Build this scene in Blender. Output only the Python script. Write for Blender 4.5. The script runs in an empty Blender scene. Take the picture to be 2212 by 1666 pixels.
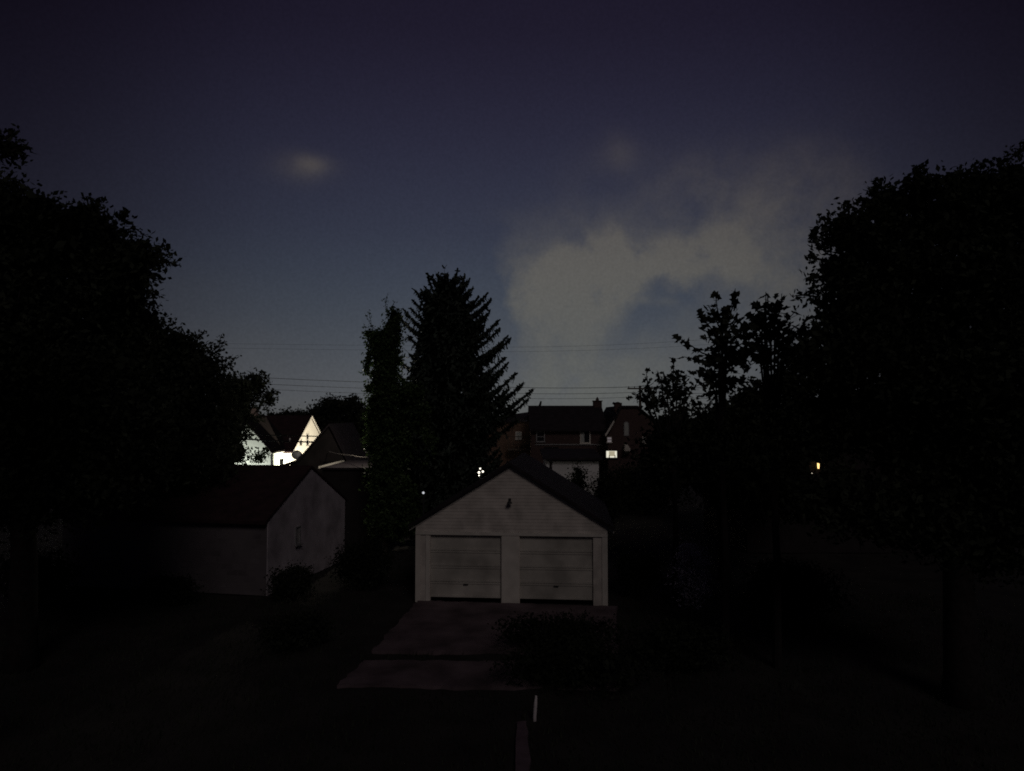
import bpy, math, random
import numpy as np
from mathutils import Vector, Matrix

random.seed(7)
rng = np.random.default_rng(7)
R = math.radians
scene = bpy.context.scene
COL = scene.collection

# ------------------------------------------------------------------ camera
H = 5.8                      # eye height above the garage yard
F = 720.0                    # focal length in pixels of a 1024 px wide picture
PITCH = math.atan((416.7 - 385.5) / F)
cam = bpy.data.cameras.new("Camera")
camo = bpy.data.objects.new("Camera", cam)
COL.objects.link(camo)
cam.sensor_width = 36.0
cam.lens = F / 1024 * 36.0
cam.clip_end = 3000
camo.location = (0, 0, H)
camo.rotation_euler = (R(90) + PITCH, 0, 0)
scene.camera = camo

def ray(px, py):
    u = (px - 512) / F
    v = (385.5 - py) / F
    c, s = math.cos(PITCH), math.sin(PITCH)
    return Vector((u, c - v * s, s + v * c))

def P(px, py, Y):
    """survey point: direction seen at a pixel of the 1024 px picture, at forward distance Y"""
    d = ray(px, py)
    return Vector((0, 0, H)) + d * (Y / d.y)

K = 1024 / 2212.0
def P2(x, y, Y):
    return P(x * K, y * K, Y)

# ------------------------------------------------------------------ world (night sky over a town)
def s2l(*c):
    return tuple((x / 255 / 12.92) if x / 255 <= .04045 else ((x / 255 + .055) / 1.055) ** 2.4 for x in c)

world = bpy.data.worlds.new("World")
scene.world = world
world.use_nodes = True
wt = world.node_tree
wt.nodes.clear()

def wn(t, **kw):
    n = wt.nodes.new(t)
    for k, v in kw.items():
        setattr(n, k, v)
    return n

def wm(op, a, b=None, c=None, clamp=False):
    n = wn('ShaderNodeMath', operation=op, use_clamp=clamp)
    for i, v in enumerate((a, b, c)):
        if v is None:
            continue
        if isinstance(v, (int, float)):
            n.inputs[i].default_value = v
        else:
            wt.links.new(v, n.inputs[i])
    return n.outputs[0]

def wramp(fac, stops):
    n = wn('ShaderNodeValToRGB')
    e = n.color_ramp.elements
    while len(e) > 1:
        e.remove(e[-1])
    for i, (p, c) in enumerate(stops):
        el = e[0] if i == 0 else e.new(p)
        el.position = p
        el.color = (*c, 1)
    n.color_ramp.interpolation = 'B_SPLINE'
    wt.links.new(fac, n.inputs[0])
    return n.outputs[0]

def wmix(f, a, b, mode='MIX'):
    n = wn('ShaderNodeMix', data_type='RGBA', blend_type=mode)
    n.clamp_factor = True
    if isinstance(f, (int, float)):
        n.inputs[0].default_value = f
    else:
        wt.links.new(f, n.inputs[0])
    for i, v in ((6, a), (7, b)):
        if isinstance(v, tuple):
            n.inputs[i].default_value = (*v, 1)
        else:
            wt.links.new(v, n.inputs[i])
    return n.outputs[2]

tc = wn('ShaderNodeTexCoord')
nrm = wn('ShaderNodeVectorMath', operation='NORMALIZE')
wt.links.new(tc.outputs['Generated'], nrm.inputs[0])
sep = wn('ShaderNodeSeparateXYZ')
wt.links.new(nrm.outputs[0], sep.inputs[0])
sx, sy, sz = sep.outputs
az = wm('ARCTAN2', sx, sy)
el = wm('ARCSINE', sz)

def noise(scale, detail, rough=.55, off=0.0):
    mp = wn('ShaderNodeMapping')
    mp.inputs['Location'].default_value = (off, off * .7, off * 1.3)
    wt.links.new(nrm.outputs[0], mp.inputs[0])
    n = wn('ShaderNodeTexNoise')
    n.inputs['Scale'].default_value = scale
    n.inputs['Detail'].default_value = detail
    n.inputs['Roughness'].default_value = rough
    wt.links.new(mp.outputs[0], n.inputs['Vector'])
    return n

n1 = noise(7.0, 6.0)
n2 = noise(16.0, 6.0, .6, 3.1)
sp = wn('ShaderNodeSeparateColor')
wt.links.new(n1.outputs['Color'], sp.inputs[0])
waz = wm('MULTIPLY_ADD', wm('SUBTRACT', sp.outputs[0], .5), .20, az)
wel = wm('MULTIPLY_ADD', wm('SUBTRACT', sp.outputs[1], .5), .13, el)

def azel(x, y):
    d = ray(x * K, y * K).normalized()
    return math.atan2(d.x, d.y), math.asin(d.z)

def blob(x, y, rx, ry, amp, a=None, e=None):
    A, E = azel(x, y)
    sa, se = rx / 1555.0, ry / 1555.0
    dx = wm('DIVIDE', wm('SUBTRACT', waz if a is None else a, A), sa)
    dy = wm('DIVIDE', wm('SUBTRACT', wel if e is None else e, E), se)
    q = wm('ADD', wm('MULTIPLY', dx, dx), wm('MULTIPLY', dy, dy))
    g = wm('EXPONENT', wm('MULTIPLY', q, -1.0))
    return wm('MULTIPLY', g, amp)

# clear sky: violet overhead, slate blue, pale grey-green town glow at the horizon
base = wramp(sz, [(0.0, s2l(92, 94, 94)), (.03, s2l(86, 89, 93)), (.095, s2l(74, 79, 86)), (.17, s2l(61, 68, 80)),
                  (.25, s2l(51, 55, 71)), (.36, s2l(41, 41, 59)), (.48, s2l(29, 25, 41)), (.7, s2l(20, 16, 30))])
sky_node = wn('ShaderNodeTexSky')
sky_node.sky_type = 'NISHITA'
sky_node.sun_disc = False
sky_node.sun_elevation = R(-6)
sky_node.sun_rotation = R(163)
skyc = wmix(1.0, sky_node.outputs[0], (.002, .002, .002), 'MULTIPLY')
base = wmix(1.0, base, skyc, 'ADD')

tot = None
for b in [(1235, 720, 120, 190, 1.25), (1290, 850, 260, 55, .75), (1430, 585, 200, 60, 1.15), (1250, 610, 160, 70, .75),
          (1640, 480, 190, 130, .62), (1760, 640, 200, 130, .55), (1100, 480, 60, 30, .16),
          (1470, 790, 150, 70, .55), (1400, 628, 90, 26, .35), (1560, 380, 120, 60, .22)]:
    t = blob(*b)
    tot = t if tot is None else wm('ADD', tot, t)
for b in [(1355, 690, 84, 46, -.72), (1325, 755, 46, 42, -.5), (1062, 680, 55, 110, -.9), (1475, 650, 60, 30, -.4), (1460, 640, 70, 22, -.35)]:
    tot = wm('ADD', tot, blob(*b))
n3 = noise(38.0, 5.0, .6, 5.7)
tex = wm('ADD', wm('MULTIPLY_ADD', wm('SUBTRACT', n2.outputs[0], .5), 2.4, .76), wm('MULTIPLY', wm('SUBTRACT', n3.outputs[0], .5), .55))
tot = wm('MULTIPLY', tot, tex)
tot = wm('SMOOTH_MIN', tot, 1.0, .3)
tot = wm('MAXIMUM', tot, 0.0)
# the two small lone clouds
for b in [(668, 358, 30, 20, .72), (650, 366, 62, 28, .25), (612, 352, 40, 20, .10), (1345, 322, 34, 34, .32), (1322, 340, 60, 30, .12),
          (1385, 652, 26, 9, .30), (1442, 655, 24, 8, .30), (520, 760, 120, 60, .12), (400, 620, 150, 40, .05)]:
    tot = wm('ADD', tot, blob(*b, a=wm('MULTIPLY_ADD', wm('SUBTRACT', n2.outputs[0], .5), .05, az), e=wm('MULTIPLY_ADD', wm('SUBTRACT', sp.outputs[2], .5), .03, el)))
tot = wm('MINIMUM', tot, 1.0)
cloudc = wramp(sz, [(0.0, s2l(95, 98, 95)), (.12, s2l(93, 93, 90)), (.2, s2l(99, 97, 91)), (.3, s2l(86, 82, 80)), (.42, s2l(62, 56, 62))])
skycol = wmix(wm('MULTIPLY', tot, .82), base, cloudc)
# lens vignette worked into the town glow: dims sideways and behind
lobe = wm('DIVIDE', wm('ABSOLUTE', wm('SUBTRACT', az, .02)), math.pi)
lob = wramp(lobe, [(0.0, (1, 1, 1)), (.06, (.98, .98, .98)), (.115, (.82, .81, .82)), (.16, (.52, .48, .49)), (.205, (.32, .27, .28)), (.35, (.16, .14, .18)), (1.0, (.14, .13, .15))])
skycol = wmix(1.0, skycol, lob, 'MULTIPLY')
fine = noise(260.0, 2.0, .6, 9.0)
gr = wm('MULTIPLY_ADD', wm('SUBTRACT', fine.outputs[0], .5), .30, 1.0)
comb = wn('ShaderNodeVectorMath', operation='SCALE')
wt.links.new(skycol, comb.inputs[0])
wt.links.new(gr, comb.inputs['Scale'])
below = wramp(wm('MULTIPLY_ADD', sz, 10.0, .5), [(.3, (.05, .05, .05)), (.5, (1, 1, 1))])
final = wmix(1.0, comb.outputs[0], below, 'MULTIPLY')
bg = wn('ShaderNodeBackground')
bg.inputs['Strength'].default_value = 1.0
wt.links.new(final, bg.inputs[0])
wo = wn('ShaderNodeOutputWorld')
wt.links.new(bg.outputs[0], wo.inputs[0])

# one weak, soft lamp: moonlight and street glow from behind the camera
sun = bpy.data.lights.new("Sun", 'SUN')
sun.energy = 0.185
sun.angle = R(18)
sun.color = (1.0, .87, .83)
suno = bpy.data.objects.new("Sun", sun)
COL.objects.link(suno)
sa, se = R(17), R(38)
suno.rotation_euler = Vector((-math.sin(sa) * math.cos(se), math.cos(sa) * math.cos(se), -math.sin(se))).to_track_quat('-Z', 'Y').to_euler()

scene.view_settings.view_transform = 'Standard'
scene.view_settings.look = 'None'
scene.view_settings.exposure = 0
scene.view_settings.gamma = 1
scene.render.engine = 'CYCLES'
scene.cycles.filter_width = 1.8
scene.cycles.max_bounces = 4
scene.cycles.use_denoising = False
scene.cycles.sample_clamp_indirect = .12

# ------------------------------------------------------------------ materials
MATS = {}
def mat(name, col, rough=.8, var=.25, scale=4.0, bump=0.0, wave=None, mortar=1.5, translucent=0.0, island=0.0, emit=None, estr=0.0, metal=0.0, brick=None, spec=.3):
    if name in MATS:
        return MATS[name]
    m = bpy.data.materials.new(name)
    m.use_nodes = True
    t = m.node_tree
    t.nodes.clear()
    out = t.nodes.new('ShaderNodeOutputMaterial')
    p = t.nodes.new('ShaderNodeBsdfPrincipled')
    p.inputs['Roughness'].default_value = rough
    p.inputs['Metallic'].default_value = metal
    p.inputs['Specular IOR Level'].default_value = spec
    tcn = t.nodes.new('ShaderNodeTexCoord')
    nz = t.nodes.new('ShaderNodeTexNoise')
    nz.inputs['Scale'].default_value = scale
    nz.inputs['Detail'].default_value = 6
    t.links.new(tcn.outputs['Object'], nz.inputs['Vector'])
    rp = t.nodes.new('ShaderNodeValToRGB')
    rp.color_ramp.elements[0].position = .3
    rp.color_ramp.elements[1].position = .72
    rp.color_ramp.elements[0].color = (*[c * (1 - var) for c in col], 1)
    rp.color_ramp.elements[1].color = (*[min(1, c * (1 + var)) for c in col], 1)
    t.links.new(nz.outputs[0], rp.inputs[0])
    colour = rp.outputs[0]
    height = nz.outputs[0]
    if brick:
        br = t.nodes.new('ShaderNodeTexBrick')
        mp = t.nodes.new('ShaderNodeMapping')
        mp.inputs['Rotation'].default_value = (R(90), 0, 0)
        t.links.new(tcn.outputs['Object'], mp.inputs[0])
        t.links.new(mp.outputs[0], br.inputs['Vector'])
        br.inputs['Scale'].default_value = 1.0
        br.inputs['Brick Width'].default_value = brick[0]
        br.inputs['Row Height'].default_value = brick[1]
        br.inputs['Mortar Size'].default_value = .012
        br.inputs['Mortar'].default_value = (*[c * mortar for c in col], 1)
        t.links.new(colour, br.inputs['Color1'])
        br.inputs['Color2'].default_value = (*[c * (.7 if mortar > 1 else .95) for c in col], 1)
        colour = br.outputs[0]
    if island:
        g = t.nodes.new('ShaderNodeNewGeometry')
        hs = t.nodes.new('ShaderNodeHueSaturation')
        mr = t.nodes.new('ShaderNodeMapRange')
        mr.inputs[3].default_value = 1 - island
        mr.inputs[4].default_value = 1 + island
        t.links.new(g.outputs['Random Per Island'], mr.inputs[0])
        t.links.new(mr.outputs[0], hs.inputs['Value'])
        t.links.new(colour, hs.inputs['Color'])
        colour = hs.outputs[0]
    t.links.new(colour, p.inputs['Base Color'])
    if wave:
        wv = t.nodes.new('ShaderNodeTexWave')
        wv.bands_direction = wave[0]
        wv.wave_profile = 'SAW'
        wv.inputs['Scale'].default_value = .314 / wave[1]
        wv.inputs['Distortion'].default_value = .15
        t.links.new(tcn.outputs['Object'], wv.inputs['Vector'])
        height = wv.outputs[0]
    if bump:
        b = t.nodes.new('ShaderNodeBump')
        b.inputs['Strength'].default_value = .7
        b.inputs['Distance'].default_value = bump
        t.links.new(height, b.inputs['Height'])
        t.links.new(b.outputs[0], p.inputs['Normal'])
    if emit:
        p.inputs['Emission Color'].default_value = (*emit, 1)
        p.inputs['Emission Strength'].default_value = estr
    sh = p.outputs[0]
    if translucent:
        tr = t.nodes.new('ShaderNodeBsdfTranslucent')
        t.links.new(colour, tr.inputs[0])
        mx = t.nodes.new('ShaderNodeMixShader')
        mx.inputs[0].default_value = translucent
        t.links.new(sh, mx.inputs[1])
        t.links.new(tr.outputs[0], mx.inputs[2])
        sh = mx.outputs[0]
    t.links.new(sh, out.inputs[0])
    MATS[name] = m
    return m

M_WHITE = mat('weathered_white_paint', (.56, .52, .48), .8, .22, 2.6, .010)
M_DOOR = mat('old_door_paint', (.45, .43, .39), .8, .32, 1.2, .004)
M_TRIM = mat('white_trim_paint', (.62, .59, .54), .7, .12, 3)
M_GABLE = mat('light_toned_gable', (.46, .42, .46), .9, .4, 1.1, .01)  # gable end paler than the long wall: its stronger light put into the colour
M_BLOCK = mat('shade_toned_block', (.13, .115, .125), .9, .5, .8, .006, brick=(.4, .2), mortar=.9)  # long wall of the same garage, its shade put into the darker colour
M_SIDING = mat('white_clapboard', (.80, .77, .70), .7, .05, 2, .001, wave=('Z', .14))
M_MINT = mat('pale_mint_siding', (.60, .65, .59), .7, .06, 2, .001, wave=('Z', .14))
M_ROOFRED = mat('dark_red_shingles', (.032, .015, .018), .9, .35, 3, .015, wave=('Z', .09))
M_ROOF = mat('dark_shingles', (.026, .02, .025), .9, .35, 3, .015, wave=('Z', .09))
M_BRICK = mat('dark_brick', (.065, .042, .04), .9, .3, 3, .006, brick=(.22, .075))
M_BRICKB = mat('brown_brick', (.12, .075, .055), .9, .3, 3, .006, brick=(.22, .075))
M_DARKWALL = mat('dark_stained_boards', (.022, .018, .019), .85, .3, 2, .01, wave=('X', .15))
M_GLASS = mat('dark_window_glass', (.02, .02, .024), .12, .1, 2, spec=.5)
M_CURTAIN = mat('pale_curtain', (.42, .44, .42), .9, .15, 8)
M_METAL = mat('grey_metal', (.30, .30, .31), .5, .15, 5, metal=.4)
M_DARKMETAL = mat('dark_metal', (.03, .03, .032), .5, .15, 5)
M_CABLE = mat('black_cable', (.015, .015, .016), .6, .1, 5)
M_CABLEPALE = mat('pale_cable', (.55, .5, .46), .5, .1, 5)
M_WOOD = mat('weathered_pole_wood', (.10, .08, .065), .9, .3, 4, .01)
M_BARK = mat('dark_bark', (.017, .014, .014), .95, .4, 9, .02)
M_CONCRETE = mat('worn_concrete', (.105, .078, .088), .9, .5, 1.1, .01)
M_PATH = mat('garden_path_concrete', (.12, .085, .105), .9, .25, 3, .01)
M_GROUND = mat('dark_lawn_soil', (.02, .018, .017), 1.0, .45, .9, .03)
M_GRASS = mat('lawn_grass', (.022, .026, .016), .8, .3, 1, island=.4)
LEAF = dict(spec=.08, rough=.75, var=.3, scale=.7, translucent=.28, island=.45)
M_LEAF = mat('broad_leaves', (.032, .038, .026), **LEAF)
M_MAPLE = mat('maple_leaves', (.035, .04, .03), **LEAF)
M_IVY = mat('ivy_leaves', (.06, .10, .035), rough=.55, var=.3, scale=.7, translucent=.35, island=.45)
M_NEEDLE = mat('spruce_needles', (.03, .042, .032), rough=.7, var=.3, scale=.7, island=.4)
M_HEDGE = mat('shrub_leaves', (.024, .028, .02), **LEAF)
M_PALE = mat('pale_hydrangea_blooms', (.55, .50, .58), rough=.8, var=.2, scale=2, island=.35, translucent=.2)
M_BULB = mat('glowing_white_bulb', (.8, .8, .75), .4, .02, 1, emit=(1, .93, .78), estr=2.6)
M_DIMBULB = mat('dim_white_bulb', (.8, .8, .75), .4, .02, 1, emit=(.9, .93, 1.0), estr=.6)
M_AMBER = mat('amber_lamp_glass', (.8, .5, .2), .4, .02, 1, emit=(1, .62, .22), estr=2.2)
M_AMBERPALE = mat('pale_lamp_glass', (.8, .7, .5), .4, .02, 1, emit=(1, .88, .68), estr=1.1)
M_LITWIN = mat('lit_window_blind', (.7, .65, .5), .8, .18, 2.2, emit=(1, .90, .62), estr=.34)
M_LITEDGE = mat('lit_window_gap', (.8, .75, .6), .8, .1, 4, emit=(1, .97, .80), estr=.75)
M_LITDIM = mat('faint_lit_window', (.5, .48, .5), .8, .1, 4, emit=(.9, .8, .85), estr=.10)

# ------------------------------------------------------------------ object helpers
def tag(o, label=None, cat=None, group=None, kind=None):
    if label: o['label'] = label
    if cat: o['category'] = cat
    if group: o['group'] = group
    if kind: o['kind'] = kind
    return o

def empty(name, loc, label, cat, group=None):
    o = bpy.data.objects.new(name, None)
    o.empty_display_size = .3
    COL.objects.link(o)
    o.location = loc
    return tag(o, label, cat, group)

def origin(o):
    v = Vector((0, 0, 0))
    while o is not None:
        v += Vector(o.location)
        o = o.parent
    return v

def np_mesh(name, verts, loops, sizes, mats, parent=None, loc=(0, 0, 0), midx=None, smooth=False):
    """verts in world metres; stored relative to the thing's base"""
    off = np.array(origin(parent) if parent else Vector(loc), dtype=np.float32)
    v = np.asarray(verts, dtype=np.float32) - off
    me = bpy.data.meshes.new(name)
    me.vertices.add(len(v))
    me.vertices.foreach_set('co', v.ravel())
    loops = np.asarray(loops, dtype=np.int32)
    sizes = np.asarray(sizes, dtype=np.int32)
    me.loops.add(len(loops))
    me.loops.foreach_set('vertex_index', loops)
    me.polygons.add(len(sizes))
    st = np.zeros(len(sizes), dtype=np.int32)
    st[1:] = np.cumsum(sizes)[:-1]
    me.polygons.foreach_set('loop_start', st)
    me.polygons.foreach_set('loop_total', sizes)
    for m in (mats if isinstance(mats, (list, tuple)) else [mats]):
        me.materials.append(m)
    if midx is not None:
        me.polygons.foreach_set('material_index', np.asarray(midx, dtype=np.int32))
    me.polygons.foreach_set('use_smooth', np.full(len(sizes), smooth, dtype=bool))
    me.update(calc_edges=True)
    o = bpy.data.objects.new(name, me)
    COL.objects.link(o)
    if parent:
        o.parent = parent
    else:
        o.location = loc
    return o

class MB:
    def __init__(s, M=None):
        s.v, s.f, s.M = [], [], (M or Matrix.Identity(4))
    def add(s, vs, fs):
        n = len(s.v)
        s.v += [tuple(s.M @ Vector(p)) for p in vs]
        s.f += [tuple(i + n for i in f) for f in fs]
        return s
    def box(s, x0, x1, y0, y1, z0, z1):
        return s.add([(x0, y0, z0), (x1, y0, z0), (x1, y1, z0), (x0, y1, z0), (x0, y0, z1), (x1, y0, z1), (x1, y1, z1), (x0, y1, z1)],
                     [(0, 3, 2, 1), (4, 5, 6, 7), (0, 1, 5, 4), (1, 2, 6, 5), (2, 3, 7, 6), (3, 0, 4, 7)])
    def prism(s, poly, a, b, axis='y'):
        """extrude a 2-D outline (x,z) from y=a to y=b (or (y,z) along x)"""
        n = len(poly)
        mk = (lambda p, t: (p[0], t, p[1])) if axis == 'y' else (lambda p, t: (t, p[0], p[1]))
        vs = [mk(p, a) for p in poly] + [mk(p, b) for p in poly]
        fs = [tuple(range(n)), tuple(range(2 * n - 1, n - 1, -1))] + [(i, i + n, (i + 1) % n + n, (i + 1) % n) for i in range(n)]
        return s.add(vs, fs)
    def tube(s, pts, radii, n=8):
        pts = [Vector(p) for p in pts]
        if not isinstance(radii, (list, tuple)):
            radii = [radii] * len(pts)
        vs, fs = [], []
        prev = None
        for i, p in enumerate(pts):
            d = (pts[min(i + 1, len(pts) - 1)] - pts[max(i - 1, 0)]).normalized()
            a = d.orthogonal().normalized() if prev is None else (prev - d * prev.dot(d)).normalized()
            prev = a
            b = d.cross(a)
            for k in range(n):
                t = 2 * math.pi * k / n
                vs.append(tuple(p + (a * math.cos(t) + b * math.sin(t)) * radii[i]))
            if i:
                for k in range(n):
                    o = (i - 1) * n
                    fs.append((o + k, o + (k + 1) % n, o + n + (k + 1) % n, o + n + k))
        fs.append(tuple(range(n - 1, -1, -1)))
        fs.append(tuple(range(len(vs) - n, len(vs))))
        return s.add(vs, fs)
    def ball(s, c, r, nu=10, nv=7, sq=(1, 1, 1)):
        c = Vector(c)
        vs, fs = [], []
        vs.append(tuple(c + Vector((0, 0, r * sq[2]))))
        for j in range(1, nv):
            ph = math.pi * j / nv
            for i in range(nu):
                th = 2 * math.pi * i / nu
                vs.append(tuple(c + Vector((r * sq[0] * math.sin(ph) * math.cos(th), r * sq[1] * math.sin(ph) * math.sin(th), r * sq[2] * math.cos(ph)))))
        vs.append(tuple(c - Vector((0, 0, r * sq[2]))))
        for i in range(nu):
            fs.append((0, 1 + i, 1 + (i + 1) % nu))
            for j in range(nv - 2):
                a = 1 + j * nu
                fs.append((a + i, a + nu + i, a + nu + (i + 1) % nu, a + (i + 1) % nu))
            a = 1 + (nv - 2) * nu
            fs.append((a + i, len(vs) - 1, a + (i + 1) % nu))
        return s.add(vs, fs)
    def build(s, name, m, parent=None, loc=(0, 0, 0), smooth=False):
        return np_mesh(name, np.array(s.v), [i for f in s.f for i in f], [len(f) for f in s.f], m, parent, loc, smooth=smooth)

def frame(x, y, z=0.0, yaw=0.0):
    return Matrix.Translation((x, y, z)) @ Matrix.Rotation(yaw, 4, 'Z')

def gable_walls(M, W, D, ze, zr, z0=0.0):
    return MB(M).prism([(0, z0), (W, z0), (W, ze), (W / 2, zr), (0, ze)], 0, D)

def gable_roof(M, W, D, ze, zr, ox=.3, oy=.3, th=.12):
    k = (zr - ze) / (W / 2)
    b = MB(M)
    for sgn in (0, 1):
        pts = [(-ox, ze - ox * k + .01), (W / 2, zr + .01), (W / 2, zr + .01 + th), (-ox, ze - ox * k + .01 + th)]
        if sgn:
            pts = [(W - p[0], p[1]) for p in pts][::-1]
        b.prism(pts, -oy, D + oy)
    return b

def rake_boards(M, W, ze, zr, y, ox=.3, h=.16, t=.03, up=.12):
    k = (zr - ze) / (W / 2)
    b = MB(M)
    b.prism([(-ox, ze - ox * k - h + .02), (W / 2, zr - h + .02), (W / 2, zr + up), (-ox, ze - ox * k + up)], y - t, y)
    b.prism([(W + ox, ze - ox * k + up), (W / 2 + .001, zr + up), (W / 2 + .001, zr - h + .02), (W + ox, ze - ox * k - h + .02)], y - t, y)
    return b

def window(M, x, z, w, h, root, fm=None, pm=None, bar=True, y=0.0, t=.07):
    """frame on the local y=0 wall looking to -y, pane as its sub-part"""
    fm = fm or M_TRIM
    b = MB(M)
    for x0, x1, z0, z1 in ((x - t, x, z - t, z + h + t), (x + w, x + w + t, z - t, z + h + t), (x, x + w, z - t, z), (x, x + w, z + h, z + h + t)):
        b.box(x0, x1, y - .05, y + .02, z0, z1)
    if bar:
        b.box(x, x + w, y - .04, y + .01, z + h / 2 - .025, z + h / 2 + .025)
    b.box(x - t - .04, x + w + t + .04, y - .1, y - .051, z - t - .03, z - t + .02)
    f = b.build('window', fm, root)
    MB(M).box(x, x + w, y - .02, y - .005, z, z + h).build('pane', pm or M_GLASS, f)
    return f

# ------------------------------------------------------------------ foliage helpers
def unit(n):
    v = rng.normal(size=(n, 3))
    return v / np.linalg.norm(v, axis=1, keepdims=True)

GAPS = []       # openings in the foliage: (px, py, r) in 2212 units
def project(c):
    d = c - np.array([0, 0, H])
    cs, sn = math.cos(PITCH), math.sin(PITCH)
    f = d[:, 1] * cs + d[:, 2] * sn
    up = -d[:, 1] * sn + d[:, 2] * cs
    return (512 + F * d[:, 0] / f) / K, (385.5 - F * up / f) / K

def cut_gaps(c, gaps):
    keep = np.ones(len(c), bool)
    if len(c) and gaps:
        x, y = project(c)
        for gx, gy, gr in gaps:
            keep &= (x - gx) ** 2 + (y - gy) ** 2 > gr * gr
    return keep

def leaf_geo(c, size, up_bias=.5, shape='rhomb', d=None, nn=None):
    n = len(c)
    nrmv = unit(n) if nn is None else nn
    nrmv = nrmv + np.array([0, 0, up_bias])
    nrmv /= np.linalg.norm(nrmv, axis=1, keepdims=True)
    a = unit(n) if d is None else d + unit(n) * .35
    a -= nrmv * np.sum(a * nrmv, axis=1, keepdims=True)
    a /= np.linalg.norm(a, axis=1, keepdims=True) + 1e-9
    b = np.cross(nrmv, a)
    s = size[:, None] if np.ndim(size) else size
    if shape == 'rhomb':
        o = [(-.5, 0), (-.05, .27), (.5, 0), (-.05, -.27)]
    elif shape == 'maple':
        o = [(-.5, 0), (-.42, .34), (-.12, .24), (.0, .52), (.18, .22), (.52, 0), (.18, -.22), (.0, -.52), (-.12, -.24), (-.42, -.34)]
    else:
        o = [(-.5, .10), (.3, .16), (.5, 0), (.3, -.16), (-.5, -.10)]
    vs = np.stack([c + a * (s * p) + b * (s * q) for p, q in o], axis=1).reshape(-1, 3)
    k = len(o)
    return vs, np.arange(n * k), np.full(n, k)

def merge_geo(gs):
    vs, ls, ss, off = [], [], [], 0
    for v, l, s in gs:
        vs.append(v)
        ls.append(l + off)
        ss.append(s)
        off += len(v)
    return np.concatenate(vs), np.concatenate(ls), np.concatenate(ss)

def blob_leaves(c, r, n, leaf, clump=.35, per=14, shell=.55):
    """leaf positions in an ellipsoid, gathered in clumps that favour its skin"""
    m = max(1, int(n / per))
    d = unit(m)
    rad = (shell + (1 - shell) * rng.random(m) ** .6) * (1 + rng.normal(size=m) * .05)
    cc = np.array(c) + d * rad[:, None] * np.array(r)
    pts = np.repeat(cc, per, axis=0) + rng.normal(size=(m * per, 3)) * np.array([clump, clump, clump * .6])
    return pts

def fill_leaves(c, r, n):
    d = unit(n)
    rad = rng.random(n) ** (1 / 3) * .82
    return np.array(c) + d * rad[:, None] * np.array(r)

def broad_tree(name, label, cat, Y, base2, blobs, leaf=.16, dens=1.0, lm=None, group=None, gaps=(), depth=.8, spikes=(), trunk_r=.22, shape='rhomb', limbs=True, clump=None):
    """blobs: (x, y, rx, ry[, dY]) seen sizes in 2212 units at distance Y; trunk foot at x=base2"""
    u = Y / 1555.0
    foot = P2(base2, 900, Y)
    foot.z = 0
    root = empty(name, foot, label, cat, group)
    geos = []
    tr = MB()
    top = max((P2(b[0], b[1], Y).z for b in blobs))
    mid = Vector((foot.x + random.uniform(-.2, .2), foot.y, max(1.0, top * .45)))
    tr.tube([foot - Vector((0, 0, .2)), foot + Vector((.02, 0, .5)), (foot + mid) / 2 + Vector((.06, .05, 0)), mid], [trunk_r * 1.35, trunk_r, trunk_r * .85, trunk_r * .7], 9)
    for bdef in blobs:
        x, y, rx, ry = bdef[:4]
        dY = bdef[4] if len(bdef) > 4 else random.uniform(-.5, .5)
        c = P2(x, y, Y + dY)
        r = (rx * u, max(rx, ry) * u * depth, ry * u)
        area = rx * ry * 3.14 * u * u
        n = int(dens * area * 9.0 / (leaf * leaf)) + 30
        pts = blob_leaves(c, r, n, leaf, clump=clump or leaf * 1.25)
        pts = pts[cut_gaps(pts, gaps)]
        geos.append(leaf_geo(pts, leaf * rng.uniform(.6, 1.35, len(pts)), .4, shape))
        nf = int(dens * area * 2.6 / (leaf * leaf)) + 10
        f = fill_leaves(c, r, nf)
        f = f[cut_gaps(f, [(a, b, g + leaf / u) for a, b, g in gaps])]
        geos.append(leaf_geo(f, leaf * rng.uniform(1.5, 2.6, len(f)), .2))
        if limbs:
            s = mid.lerp(foot, random.uniform(0, .35))
            e = Vector(c)
            tr.tube([s, s.lerp(e, .5) + Vector((0, 0, .15 * (e - s).length * .3)), e], [trunk_r * .5, trunk_r * .32, trunk_r * .12], 6)
            for _ in range(5):
                d = Vector(unit(1)[0])
                q = e + Vector((d.x * r[0], d.y * r[1], abs(d.z) * r[2])) * .85
                tr.tube([s.lerp(e, .8), e.lerp(q, .55) + Vector((0, 0, .05)), q], [trunk_r * .14, trunk_r * .08, .012], 5)
    for sp_ in spikes:            # leafy shoots that stick out of the outline: list of 2212 points
        pts = [P2(x, y, Y + random.uniform(-.4, .4)) for x, y in sp_]
        tr.tube(pts, [.02] * (len(pts) - 1) + [.008], 5)
        L = sum((pts[i + 1] - pts[i]).length for i in range(len(pts) - 1))
        n = int(L / (leaf * .16)) + 6
        ps = []
        for i in range(n):
            t = (i + random.random()) / n * (len(pts) - 1)
            k = min(int(t), len(pts) - 2)
            q = pts[k].lerp(pts[k + 1], t - k)
            ps.append(np.array(q) + rng.normal(size=3) * leaf * (.75 - .4 * i / n))
        ps = np.array(ps)
        geos.append(leaf_geo(ps, leaf * rng.uniform(.6, 1.2, n), .4, shape))
    tr.build('trunk', M_BARK, root, smooth=True)
    v, l, s = merge_geo(geos)
    np_mesh('crown', v, l, s, lm or M_LEAF, root)
    return root

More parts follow.
